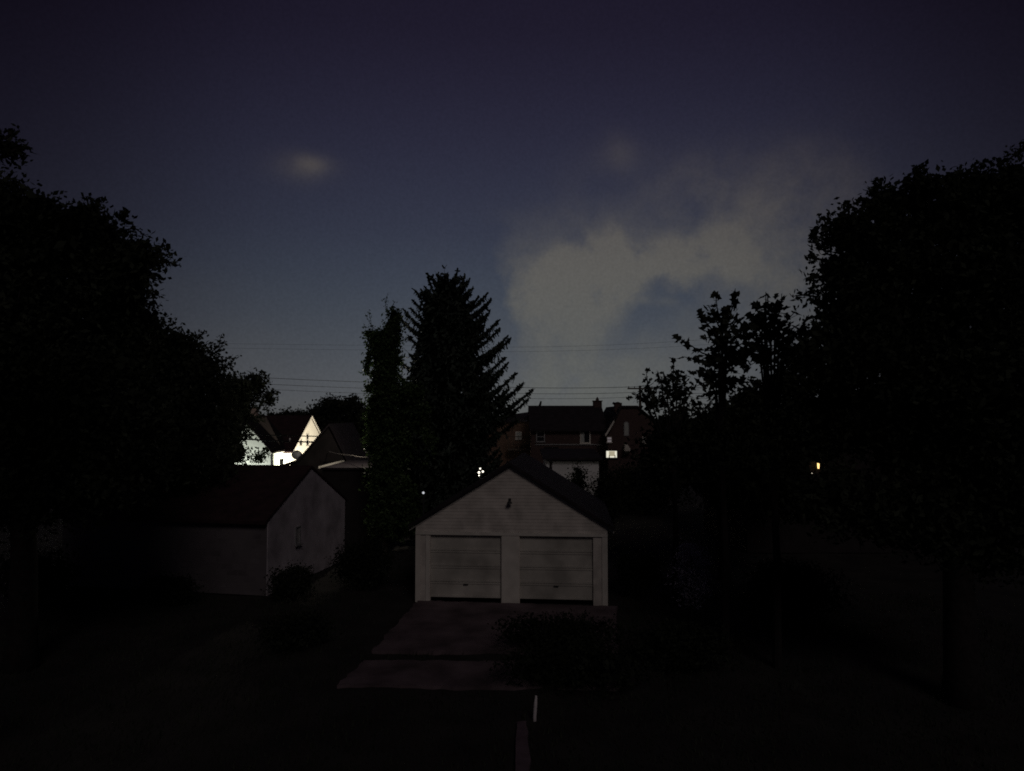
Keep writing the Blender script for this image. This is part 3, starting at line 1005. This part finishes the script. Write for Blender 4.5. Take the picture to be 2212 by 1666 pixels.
root = empty('path_light', (kx - .36, YK - .3, lz_ - .42), 'tiny pale glint just left below the amber lantern', 'lamp')
MB().box(kx - .41, kx - .31, YK - .34, YK - .26, lz_ - .275, lz_ - .24).build('glass', M_AMBERPALE, root)
MB().box(kx - .37, kx - .35, YK - .33, YK - .27, lz_ - .42, lz_ - .281).box(kx - .37, kx - .35, YK - .27, YK, lz_ - .42, lz_ - .40).build('bracket', M_DARKMETAL, root)

# ------------------------------------------------------------------ small lamps behind the garage
def dots(name, label, Y, pts, m, group=None, post=None):
    cx = sum(P2(x, y, Y).x for x, y, r in pts) / len(pts)
    root = empty(name, (cx, Y + .05, 0), label, 'lamp', group)
    zt = max(P2(x, y, Y).z for x, y, r in pts) + .1
    ps = MB().tube([(cx, Y + .08, -.1), (cx, Y + .08, zt)], [.045, .035], 8)
    for x, y, r in pts:
        c = P2(x, y, Y)
        ps.tube([(cx, Y + .08, c.z - .03), c + Vector((0, .05, -.03))], .012, 5)
    ps.build('post', M_DARKMETAL, root)
    for x, y, r in pts:
        MB().ball(P2(x, y, Y), r * Y / 1555, 8, 6).build('bulb', m, root, smooth=True)
    return root
dots('cluster_lamp', 'post lamp with a cluster of four white bulbs beside the garage peak', 29.8, [(1037.3, 1012.3, 1.7), (1043, 1018.6, 2.1), (1034.6, 1020.6, 2.3), (1034.8, 1027, 1.4)], M_BULB)
dots('dim_lamp', 'single dim white post lamp low in the dark left of the garage roof', 29.6, [(914.5, 1064.5, 2.6)], M_DIMBULB)

# ------------------------------------------------------------------ poles and cables
def cable(name, label, pts, r, m=None, sag=.15, group=None):
    out = []
    for a, b_ in zip(pts[:-1], pts[1:]):
        for i in range(13):
            t = i / 12
            q = Vector(a).lerp(Vector(b_), t)
            q.z -= sag * 4 * t * (1 - t)
            if i or not out:
                out.append(q)
    o = MB().tube(out, r, 6).build(name, m or M_CABLE, loc=tuple(out[0]))
    return tag(o, label, 'cable', group)

def utility_pole(X, Y, zt, label, arms=1):
    root = empty('utility_pole', (X, Y, 0), label, 'utility pole')
    MB().tube([(X, Y, -.2), (X, Y, zt * .5), (X, Y, zt)], [.17, .14, .11], 10).build('pole', M_WOOD, root)
    b = MB()
    b.box(X - 1.1, X + 1.1, Y - .2, Y - .115, zt - .32, zt - .2)
    b.build('crossarm', M_WOOD, root)
    for dx in (-1.0, -.5, .5, 1.0):
        MB().tube([(X + dx, Y - .16, zt - .199), (X + dx, Y - .16, zt - .05)], [.04, .025], 8).build('insulator', M_METAL, root)
    return root
YP = 62.0
pr = P(640, 386.2, YP)
utility_pole(pr.x, YP, pr.z + .05, 'wooden utility pole just above the trees right of the steep house')
for i, (dy, lab) in enumerate(((0, 'topmost thin power line of the three over the brick house'), (6.2, 'middle thin power line of the three over the brick house'), (11.4, 'lowest thin power line of the three over the brick house'))):
    pts = [P(-110, 358 + dy, YP - .2), P(120, 368 + dy, YP - .2), P(441, 384 + dy, YP - .2), P(640, 386.6 + dy * .9, YP - .2), P(900, 384 + dy, YP - .2), P(1130, 380 + dy, YP - .2)]
    cable('power_line', lab, pts, .019 - .003 * i, sag=.22, group='power lines over the far houses')
for i, (y0, y1, y2, lab) in enumerate(((346, 346.5, 340, 'upper faint power line crossing the pale cloud right of the spruce'), (350.8, 351, 345, 'lower faint power line crossing the pale cloud right of the spruce'))):
    cable('power_line', lab, [P(-110, 338 + 4 * i, 72), P(441, y0, 72), P(560, y1, 72), P(700, y2, 72), P(1130, y2 - 22, 72)], .008, sag=.08, group='power lines over the far houses')
# service cables in front of the floodlit house
cable('service_cable', 'thin cable across the upper part of the floodlit gable', [P(150, 431, 48), P(258.9, 434.6, 47.5), P(318, 436.3, 47), P(345, 437, 46.5)], .033, sag=.02)
cable('service_cable', 'thick cable across the windows of the floodlit gable', [P(140, 434.5, 48), P(246, 439.2, 47.5), P(313, 442.1, 47), P(345, 443.2, 46.5)], .05, sag=.02)
c0 = P(289.9, 439.3, 47.1)
o = MB().ball(c0, .075, sq=(.8, .8, 1.1)).tube([c0 - Vector((0, 0, .05)), c0 - Vector((0, 0, .14))], .02, 6).build('cable_clamp', mat('white_ceramic', (.8, .78, .74), .4, .05, 3), loc=tuple(c0), smooth=True)
tag(o, 'white ceramic clamp hanging on the thick cable before the dark roof', 'cable clamp')
cable('drop_cable', 'pale lit drop cable running to the ivy covered pole', [P(329, 451.5, 40.0), P(353.3, 455.6, 35.5), P(369.6, 457.0, 31.6), P(381, 456.8, 31.1)], .022, M_CABLEPALE, sag=.04)

# ------------------------------------------------------------------ spruce
YS = 33.0
us = YS / 1555
GAPS_S = [(868, 702, 7), (872, 714, 8), (882, 722, 6), (892, 729, 4), (868, 745, 8), (868, 758, 9), (880, 762, 7), (1037.5, 1019, 10), (914.5, 1064.5, 6), (996, 848, 6), (985, 886, 4), (1046, 792, 5)]
sx0 = P2(962, 900, YS).x
root = empty('spruce_tree', (sx0, YS, 0), 'tall spruce with upswept branch tips behind the white garage', 'tree')
ztop = P2(960, 590, YS).z
MB().tube([(sx0, YS, -.2), (sx0, YS, 3), (sx0 + .05, YS, 8), (sx0, YS, ztop)], [.34, .28, .16, .03], 10).build('trunk', M_BARK, root, smooth=True)
tw_c, tw_s, tw_d = [], [], []
br = MB()
def bough(p0, az_b, L_, ztip, dip=.14, thick=1.0):
    n = max(6, int(L_ / .045))
    h = Vector((math.cos(az_b), math.sin(az_b), 0))
    lat = Vector((-math.sin(az_b), math.cos(az_b), 0))
    def pt(s):
        return p0 + h * (L_ * s) + Vector((0, 0, (ztip - p0.z) * s ** (1.35 if L_ < 1.6 else 2.1) - dip * L_ * 4 * s * (1 - s) * .8))
    br.tube([pt(0), pt(.4), pt(.75), pt(.97)], [.035, .025, .015, .006], 4)
    for i in range(n):
        s = (i + random.random()) / n
        if s < .12 and L_ > .8:
            continue
        q = pt(s)
        tan = (pt(min(1, s + .03)) - pt(max(0, s - .03))).normalized()
        taper = (1 - s) ** .7
        for sg in (-1, 1):
            l = (.40 * taper + .22) * random.uniform(.6, 1.15) * min(1, .35 + L_ * .3) * thick
            d = (lat * sg * .75 + tan * .75 + Vector((0, 0, -.15 + .3 * s))).normalized()
            for k in range(max(1, int(l / .13))):
                tw_c.append(q + d * (.10 + .13 * k) + Vector((0, 0, -.03 * k)))
                tw_s.append(random.uniform(.22, .34))
                tw_d.append(d)
        if random.random() < .8:
            l = random.uniform(.12, .8) * (.32 + taper) * min(1, .3 + L_ * .3) * thick
            d = (Vector((0, 0, -1)) + tan * .35 + lat * random.uniform(-.3, .3)).normalized()
            for k in range(max(1, int(l / .12))):
                tw_c.append(q + d * (.08 + .12 * k))
                tw_s.append(random.uniform(.16, .26))
                tw_d.append(d)
        tw_c.append(q + tan * .04)
        tw_s.append(.2)
        tw_d.append(tan)
# outline on the right and left, then whorls all round
right_tips = [(1020, 622), (1051, 634), (1059, 652), (1056, 676), (1077, 693), (1076, 712), (1093, 728), (1099, 738), (1088, 775), (1093, 790), (1070, 755), (1084, 806), (1112, 810), (1128, 832), (1149, 843), (1096, 846), (1138, 866), (1108, 880), (1120, 905)]
left_tips = [(926, 596), (897, 630), (892, 650), (888, 668), (874, 672), (866, 688), (868, 712), (862, 742), (858, 772), (850, 800)]
for (x, y) in right_tips + left_tips:
    t = P2(x, y, YS)
    L_ = abs(t.x - sx0)
    az_b = (0 if t.x > sx0 else math.pi) + random.uniform(-.22, .22)
    z0 = t.z - (.66 * L_ if L_ < 1.6 else .16 * L_ + .62)
    bough(Vector((sx0, YS, z0)), az_b, L_ / math.cos(az_b if t.x > sx0 else az_b - math.pi), t.z, .04 if L_ < 1.6 else .07)
prof_z = [P2(0, y, YS).z for y in (585, 600, 640, 700, 760, 820, 850, 900, 1000, 1120)]
prof_l = [l * us for l in (18, 36, 70, 98, 118, 142, 160, 150, 160, 150)]
z = 1.6
while z < ztop - .1:
    Lm = float(np.interp(-z, [-a for a in prof_z], prof_l))
    for k in range(7 if z < ztop - 2 else 6):
        az_b = random.uniform(0, 2 * math.pi)
        L_ = Lm * (random.uniform(.5, .86) if math.cos(az_b) < 0 and z > 6 else random.uniform(.62, .97))
        if math.cos(az_b) < -.2 and 7.2 < z < 10.3:
            L_ *= .62
        if L_ < .25:
            continue
        rise = .66 * L_ if L_ < 1.6 else .16 * L_ + .62
        bough(Vector((sx0, YS, z - rise)), az_b, L_, z, .04 if L_ < 1.6 else .07)
    z += .34 if z < 9 else .24
for (x, y) in [(944, 588), (960, 577), (934, 596), (952, 590), (989, 583), (984, 592), (1003, 598), (974, 604), (967, 598), (1013, 606), (925, 603)]:
    t = P2(x, y, YS + random.uniform(-.3, .3))
    dx, dy = t.x - sx0, t.y - YS
    L_ = max(.12, math.hypot(dx, dy))
    bough(Vector((sx0, YS, t.z - 1.0 - .5 * L_)), math.atan2(dy, dx), L_, t.z, .0, thick=1.1)
cN = np.array([tuple(v) for v in tw_c])
sN = np.array(tw_s)
dN = np.array([tuple(v) for v in tw_d])
# dense inner mass
m_ = 9000
zz = rng.uniform(1.2, ztop - .9, m_)
rr_ = np.interp(-zz, [-a for a in prof_z], prof_l) * .58 * np.sqrt(rng.random(m_))
aa = rng.uniform(0, 2 * np.pi, m_)
fc = np.stack([sx0 + rr_ * np.cos(aa), YS + rr_ * np.sin(aa), zz - .25], -1)
fd = np.stack([np.cos(aa), np.sin(aa), -.3 * np.ones(m_)], -1)
cN = np.concatenate([cN, fc]); sN = np.concatenate([sN, rng.uniform(.25, .5, m_)]); dN = np.concatenate([dN, fd])
kp = cut_gaps(cN, GAPS_S)
v, l, s = leaf_geo(cN[kp], sN[kp], .3, 'strip', dN[kp])
np_mesh('crown', v, l, s, M_NEEDLE, root)
br.build('boughs', M_BARK, root)

# ------------------------------------------------------------------ ivy covered pole left of the spruce
YI = 31.0
ix = P2(832, 900, YI).x
root = empty('ivy_covered_pole', (ix, YI, 0), 'old pole smothered in ragged ivy left of the spruce', 'ivy covered pole')
MB().tube([(ix, YI, -.2), (ix, YI, 6), (ix + .12, YI, P2(840, 700, YI).z)], [.18, .15, .11], 10).build('pole', M_WOOD, root)
geos = []
ui = YI / 1555
def ivy(x, y, rx, ry, n, leaf=.15):
    c = P2(x, y, YI + random.uniform(-.15, .15))
    r = np.array([rx * ui, rx * ui, ry * ui])
    p = blob_leaves(c, r, n, leaf, clump=.13)
    geos.append(leaf_geo(p, leaf * rng.uniform(.6, 1.3, len(p)), .2, 'rhomb'))
    f = fill_leaves(c, r, n // 4)
    geos.append(leaf_geo(f, leaf * rng.uniform(1.3, 2.0, len(f)), .2))
for b in [(852, 690, 11, 26, 500), (848, 720, 17, 30, 900), (836, 735, 22, 26, 900), (818, 738, 22, 24, 800), (838, 770, 26, 34, 1500), (822, 770, 20, 30, 900), (835, 810, 27, 36, 1700), (824, 830, 22, 36, 1200),
          (838, 860, 32, 40, 2200), (826, 890, 27, 40, 1600), (842, 920, 34, 44, 2400), (828, 940, 26, 40, 1600), (845, 975, 36, 46, 2400), (835, 1020, 42, 50, 2600), (850, 1070, 52, 50, 2600), (850, 1120, 62, 50, 2600), (880, 850, 34, 26, 1200), (890, 900, 40, 40, 1800), (895, 960, 44, 46, 2000)]:
    ivy(*b)
for b in [(801, 722, 10, 7, 130), (796, 772, 6, 14, 120), (793, 800, 6, 14, 90), (797, 838, 6, 10, 90), (804, 865, 8, 14, 120), (802, 905, 10, 22, 260), (806, 940, 10, 24, 300), (800, 965, 10, 14, 180), (812, 880, 10, 24, 240)]:
    ivy(*b, leaf=.17)
st = MB()
for line in [[(845, 690), (835, 668), (830, 645)], [(838, 690), (833, 660), (838, 632)], [(820, 722), (800, 700), (788, 676)], [(815, 722), (797, 708), (781, 706)], [(812, 730), (796, 724), (780, 715)], [(808, 726), (800, 690), (797, 668)], [(850, 680), (846, 664), (852, 652)],
             [(805, 770), (795, 790), (784, 812)], [(806, 830), (795, 842), (786, 856)], [(800, 860), (796, 875), (788, 880)]]:
    pts = [P2(x, y, YI) for x, y in line]
    st.tube(pts, [.012, .009, .005], 5)
    for i in range(16):
        t = random.random() * 1.9
        k = int(t)
        q = pts[k].lerp(pts[k + 1], t - k)
        p = np.array(q)[None] + rng.normal(size=(2, 3)) * .05
        geos.append(leaf_geo(p, rng.uniform(.06, .13, 2), .2))
nl = sum(len(g_[2]) for g_ in geos)
geos.append((np.array(st.v), np.array([i for f_ in st.f for i in f_]), np.array([len(f_) for f_ in st.f])))
v, l, s = merge_geo(geos)
np_mesh('ivy', v, l, s, [M_IVY, M_BARK], root, midx=np.r_[np.zeros(nl), np.ones(len(st.f))])

# ------------------------------------------------------------------ trees at the left
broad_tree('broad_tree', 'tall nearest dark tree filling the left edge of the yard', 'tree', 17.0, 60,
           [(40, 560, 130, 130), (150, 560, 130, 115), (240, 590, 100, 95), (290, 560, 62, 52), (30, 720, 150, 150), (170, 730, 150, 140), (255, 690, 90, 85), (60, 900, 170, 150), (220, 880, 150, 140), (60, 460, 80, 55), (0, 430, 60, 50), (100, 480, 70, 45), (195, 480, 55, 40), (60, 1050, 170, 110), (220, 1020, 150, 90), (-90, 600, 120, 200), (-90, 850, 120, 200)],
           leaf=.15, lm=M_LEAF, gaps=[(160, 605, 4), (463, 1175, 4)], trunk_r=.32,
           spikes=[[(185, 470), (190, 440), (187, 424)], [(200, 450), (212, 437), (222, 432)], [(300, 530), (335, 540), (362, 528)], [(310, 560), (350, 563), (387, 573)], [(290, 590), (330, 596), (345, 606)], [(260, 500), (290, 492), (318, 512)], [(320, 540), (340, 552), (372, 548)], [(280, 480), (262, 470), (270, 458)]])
broad_tree('broad_tree', 'bough of a near dark tree poking in at the upper left edge', 'tree', 11.0, -160,
           [(-20, 320, 62, 34), (-90, 300, 80, 60), (-160, 420, 120, 120), (-170, 700, 100, 160)], leaf=.10, trunk_r=.2, spikes=[[(20, 330), (40, 318), (58, 322)], [(10, 300), (25, 288), (30, 280)]])
broad_tree('broad_tree', 'rounded dark tree in the second rank of the left trees', 'tree', 26.0, 330,
           [(300, 740, 80, 80), (365, 755, 62, 55), (400, 760, 50, 42), (330, 830, 110, 80), (420, 830, 70, 70), (300, 930, 130, 90), (430, 920, 90, 80), (380, 1000, 140, 60), (440, 800, 46, 40)],
           leaf=.17, lm=M_LEAF, group=None, spikes=[[(440, 770), (472, 750), (478, 724)], [(445, 775), (470, 760), (486, 735)], [(455, 790), (490, 775), (514, 772)], [(450, 800), (485, 792), (508, 783)], [(420, 740), (435, 722), (447, 720)]])
broad_tree('broad_tree', 'loose leafed tree overlapping the left side of the floodlit house', 'tree', 38.0, 470,
           [(500, 845, 52, 42), (545, 832, 36, 28), (480, 900, 70, 60), (545, 880, 30, 28), (575, 862, 18, 16), (470, 960, 80, 50), (505, 930, 26, 34), (490, 980, 40, 30)],
           leaf=.19, lm=M_LEAF, gaps=[(563, 862, 3), (557, 872, 4), (572, 892, 6), (549, 960, 6), (541, 915, 4), (550, 889, 9), (540, 955, 9), (556, 930, 7), (530, 960, 6)], trunk_r=.18,
           spikes=[[(560, 810), (574, 818), (581, 815)], [(570, 855), (590, 846), (598, 850)], [(550, 815), (565, 803), (572, 806)], [(520, 905), (532, 925), (540, 938)], [(575, 875), (590, 870), (597, 862)]])
# leafy bush in front of the lit wall
shr = broad_tree('leafy_sapling', 'thin sapling with sparse leaves against the lit wall', 'tree', 46.0, 562,
                 [(566, 985, 18, 14), (556, 992, 14, 10), (573, 975, 9, 9)], leaf=.17, dens=.22, lm=M_IVY, trunk_r=.05, limbs=False)
broad_tree('broad_tree', 'round dark tree between the floodlit house and the ivy', 'tree', 88.0, 740,
           [(735, 900, 58, 42), (705, 905, 38, 36), (770, 905, 40, 38), (790, 930, 30, 44), (735, 950, 70, 50), (760, 872, 24, 18), (715, 872, 24, 16), (690, 895, 20, 20), (740, 1000, 80, 50), (810, 960, 40, 60)], leaf=.36, lm=M_LEAF,
           spikes=[[(760, 865), (764, 857), (770, 853)], [(690, 880), (696, 868), (704, 860)]])
for i, (x, y, rx, ry, Y, lab) in enumerate(((622, 900, 22, 16, 95, 'small far tree just right of the loose leafed tree'), (648, 898, 12, 10, 100, 'lowest far treetop above the dark red roof'), (672, 898, 20, 12, 98, 'far rounded treetop left of the lit gable peak'), (595, 905, 22, 18, 90, 'far treetop behind the pale chimney'))):
    broad_tree('far_tree', lab, 'tree', Y, x, [(x, y, rx, ry), (x + rx * .4, y + 8, rx * .7, ry * .8), (x - rx * .4, y + 10, rx * .7, ry), (x, y + 40, rx * 1.2, 40)], leaf=.42, trunk_r=.2, group='far treetops at the left', limbs=False)

# ------------------------------------------------------------------ trees at the right
GAPS_R = [(1760, 1010, 15)]
broad_tree('broad_tree', 'huge dark tree filling the right side of the picture', 'tree', 15.0, 2060,
           [(1890, 540, 95, 100), (1985, 480, 110, 90), (2100, 470, 120, 95), (2200, 430, 110, 95), (1850, 660, 100, 95), (1960, 640, 140, 130), (2120, 620, 150, 140), (2260, 600, 140, 200), (1820, 760, 95, 90), (1930, 800, 150, 120), (2090, 820, 160, 140), (2240, 850, 140, 160), (1850, 900, 130, 90), (2000, 960, 150, 110), (2160, 990, 150, 130), (1830, 500, 52, 44), (1810, 585, 45, 42), (1905, 435, 50, 32), (1990, 402, 50, 30), (2080, 400, 60, 35), (1820, 1080, 110, 80), (1980, 1110, 140, 90), (2140, 1150, 140, 110)],
           leaf=.14, lm=M_LEAF, gaps=GAPS_R, trunk_r=.34,
           spikes=[[(1790, 530), (1765, 515), (1756, 508)], [(1800, 480), (1772, 488), (1752, 520)], [(1780, 560), (1760, 560), (1745, 556)], [(1760, 640), (1735, 637), (1712, 640)], [(1790, 590), (1765, 600), (1742, 606)], [(1850, 450), (1830, 445), (1822, 448)], [(1890, 410), (1895, 400), (1892, 392)], [(1975, 380), (1985, 370), (1990, 368)], [(2100, 375), (2112, 362), (2118, 352)], [(2170, 350), (2195, 332), (2210, 312)], [(1770, 680), (1745, 690), (1735, 700)], [(1795, 520), (1778, 540), (1758, 535)]])

def maple(label, Y, base, shoots, mass, leaf=.235, trunk_r=.09, gaps=()):
    foot = P2(base, 900, Y)
    foot.z = 0
    root = empty('maple_sapling', foot, label, 'tree', 'young maples at the right')
    tr = MB()
    geos = []
    u = Y / 1555
    j = P2(base, 1010, Y)
    tr.tube([foot - Vector((0, 0, .1)), foot.lerp(j, .5) + Vector((.05, 0, 0)), j], [trunk_r * 1.3, trunk_r, trunk_r * .8], 8)
    for line in shoots:
        dY = random.uniform(-.7, .7)
        pts = [j.lerp(P2(*line[0], Y), .45)] + [P2(x, y, Y + dY * (i + 1) / len(line)) for i, (x, y) in enumerate(line)]
        rad = list(np.linspace(.03, .008, len(pts)))
        tr.tube(pts, rad, 5)
        seg = [(pts[i + 1] - pts[i]).length for i in range(len(pts) - 1)]
        tot_ = sum(seg[1:])
        nn = int(tot_ / .075)
        c, d = [], []
        for i in range(nn):
            t = (i + random.random()) / nn * (len(pts) - 2) + 1
            k = min(int(t), len(pts) - 2)
            q = pts[k].lerp(pts[k + 1], t - k)
            frac = i / nn
            a = random.uniform(0, 2 * math.pi)
            o_ = Vector((math.cos(a), math.sin(a), -.25 - .3 * random.random()))
            ln = random.uniform(.05, .24 * (1.05 - .75 * frac))
            e = q + o_ * ln
            c.append(tuple(e)); d.append(tuple(o_ + Vector((0, 0, -.35))))
            if random.random() < .35:
                tr.tube([q, e], [.005, .003], 3)
        c = np.array(c); d = np.array(d)
        kp_ = cut_gaps(c, gaps)
        geos.append(leaf_geo(c[kp_], leaf * rng.uniform(.65, 1.2, kp_.sum()), .9, 'maple', d[kp_]))
    for (x, y, rx, ry) in mass:
        cen = P2(x, y, Y + .2)
        r = np.array([rx * u, rx * u * .7, ry * u])
        n_ = int(rx * ry * 3.1 * u * u * 6 / leaf ** 2)
        p = blob_leaves(cen, r, n_, leaf, clump=.18, per=6)
        p = p[cut_gaps(p, gaps)]
        geos.append(leaf_geo(p, leaf * rng.uniform(.7, 1.3, len(p)), .8, 'maple'))
    tr.build('trunk', M_BARK, root)
    v, l, s = merge_geo(geos)
    np_mesh('crown', v, l, s, M_MAPLE, root)
def c5(*pp):   # crop coordinates -> 2212 units
    return [((602.4 + x * .11346) / K, (251 + y * .11346) / K) for x, y in pp]
maple('tall young maple with separate leafy shoots against the cloud', 18.0, 1560,
      [c5((1090, 700), (1150, 480), (1172, 330)), c5((1060, 700), (1010, 500), (998, 360)), c5((1050, 720), (980, 560), (930, 475)), c5((1020, 760), (900, 610), (845, 520)), c5((1050, 950), (880, 900), (760, 820), (625, 745)), c5((1060, 820), (960, 770), (870, 755)), c5((1100, 720), (1180, 620), (1215, 590)),
       c5((1090, 660), (1120, 520), (1150, 440)), c5((1040, 1000), (860, 960), (700, 930)), c5((1020, 1080), (900, 1060), (790, 1060)), c5((1000, 1180), (900, 1160), (830, 1190)), c5((1100, 800), (1200, 760), (1240, 690)), c5((1060, 620), (1090, 560), (1050, 500)), c5((990, 1240), (900, 1260), (860, 1280)), c5((1080, 900), (1000, 850), (930, 860)), c5((1080, 880), (1180, 840), (1260, 800))],
      [(x, y, 24, 26) for x, y in c5((1080, 640), (1080, 780), (1060, 900), (1020, 1050), (1120, 980), (1000, 1180), (1100, 1120), (1200, 950))], gaps=[(x, y, 4) for x, y in c5((1080, 940), (1230, 930), (940, 915), (1000, 1060), (960, 1180))])
maple('second young maple close beside the big right tree', 17.0, 1670,
      [c5((1440, 640), (1440, 480), (1440, 360)), c5((1520, 640), (1575, 500), (1580, 375)), c5((1420, 620), (1360, 520), (1330, 440)), c5((1560, 700), (1640, 600), (1700, 530)), c5((1400, 720), (1320, 660), (1250, 650)), c5((1400, 800), (1310, 760), (1240, 720)), c5((1480, 600), (1500, 520), (1490, 470)), c5((1380, 860), (1290, 830), (1240, 800)), c5((1620, 760), (1720, 700), (1800, 680)), c5((1600, 700), (1680, 680), (1740, 640))],
      [(x, y, 26, 28) for x, y in c5((1440, 560), (1560, 580), (1430, 700), (1540, 720), (1640, 760), (1400, 880), (1550, 860), (1700, 860), (1800, 800), (1330, 950))], gaps=[(x, y, 4) for x, y in c5((1540, 755), (1440, 780), (1690, 700), (1790, 650), (1740, 800))])
maple('lowest young maple beside the steep gabled house', 24.0, 1455,
      [c5((400, 1240), (395, 1130), (382, 1040)), c5((520, 1180), (500, 1100), (488, 1055)), c5((620, 1120), (630, 1000), (622, 935)), c5((700, 1180), (730, 1130), (745, 1090)), c5((360, 1300), (310, 1270), (268, 1240)), c5((560, 1160), (550, 1100), (530, 1060)), c5((660, 1140), (690, 1090), (690, 1060)), c5((380, 1320), (350, 1270), (350, 1220)), c5((740, 1230), (780, 1200), (800, 1160))],
      [(x, y, 20, 18) for x, y in c5((600, 1130), (560, 1210), (660, 1200), (450, 1300), (520, 1320), (620, 1300), (720, 1290), (380, 1340), (780, 1300))], leaf=.2)
broad_tree('broad_tree', 'dense low dark tree under the young maples', 'tree', 26.0, 1560,
           [(1480, 930, 85, 55), (1590, 930, 85, 70), (1670, 860, 70, 60), (1720, 800, 60, 60), (1690, 950, 110, 90), (1560, 1000, 130, 80), (1440, 990, 70, 70), (1620, 870, 50, 40), (1780, 900, 80, 120), (1560, 900, 40, 30), (1650, 1060, 130, 70)], leaf=.17, lm=M_LEAF, gaps=GAPS_R)

# ------------------------------------------------------------------ shrubs and small things in the yard
shrub('cone_shrub', 'dark cone shaped shrub between the two white patches of the far shed', xat(578, 40), 40, 1.0, 3.55, leaf=.14)
shrub('shrub', 'tall dark shrub right of the white garage against the far shed', xat(606, 36), 36, 1.6, 3.3, leaf=.14)
shrub('shrub', 'low rounded bush on the driveway in front of the right garage door', 1.35, 18.3, 3.2, .78, 2.0)
shrub('shrub', 'low spreading bush nearest the viewer right of the driveway', 1.5, 16.0, 3.6, .8, 2.4)
shrub('shrub', 'broad dark bush under the wall of the steep gabled house', xat(643, 43), 43, 6.2, 2.9, 2.5, leaf=.18)
shrub('shrub', 'loose bush at the right end of the driveway hedge', 4.0, 17.2, 2.6, .95, 2.2)
shrub('shrub', 'dark bush at the near corner of the block garage', -6.9, 23.0, 1.5, 1.15, 1.4)
shrub('shrub', 'taller dark bush between the two garages', -5.0, 24.6, 2.4, 1.7, 2.0)
shrub('shrub', 'low dark bush under the long wall of the block garage', -10.6, 22.7, 1.9, .9, 1.3)
shrub('shrub', 'added loose dark bush standing in for shade on the far left end of the block garage wall', -14.6, 22.4, 2.6, 1.8, 1.8, leaf=.12, dens=.7)  # added bush, in place of the tree shade that darkens this wall end
shrub('shrub', 'dark bush left of the driveway by the lawn', -5.4, 18.6, 2.2, .8, 2.0)
shrub('shrub', 'dark bush just right of the white garage wall', 4.2, 23.6, 1.7, 1.5, 1.5)
shrub('shrub', 'dark bush under the right trees beyond the pale hydrangea', 8.0, 21.0, 3.0, 1.7, 2.4)
shrub('hydrangea_shrub', 'pale flowering shrub standing alone right of the garage', (1490 - 1106) / 1555 * 22, 22.0, .95, 2.1, .9, leaf=.10, lm=M_PALE, dens=.8)
# white garden stake by the end of the path
sp0 = Vector(((1154 - 1106) / 1555 * 14.1, 14.1, 0))
o = MB().tube([sp0 - Vector((0, 0, .15)), sp0 + Vector((0, 0, .05)), sp0 + Vector((.015, 0, .25)), sp0 + Vector((.03, 0, .44))], [.035, .036, .036, .02], 8).build('garden_stake', mat('white_stake_paint', (.62, .58, .60), .7, .1, 3), loc=tuple(sp0), smooth=True)
tag(o, 'short white stake beside the end of the narrow garden path', 'stake')
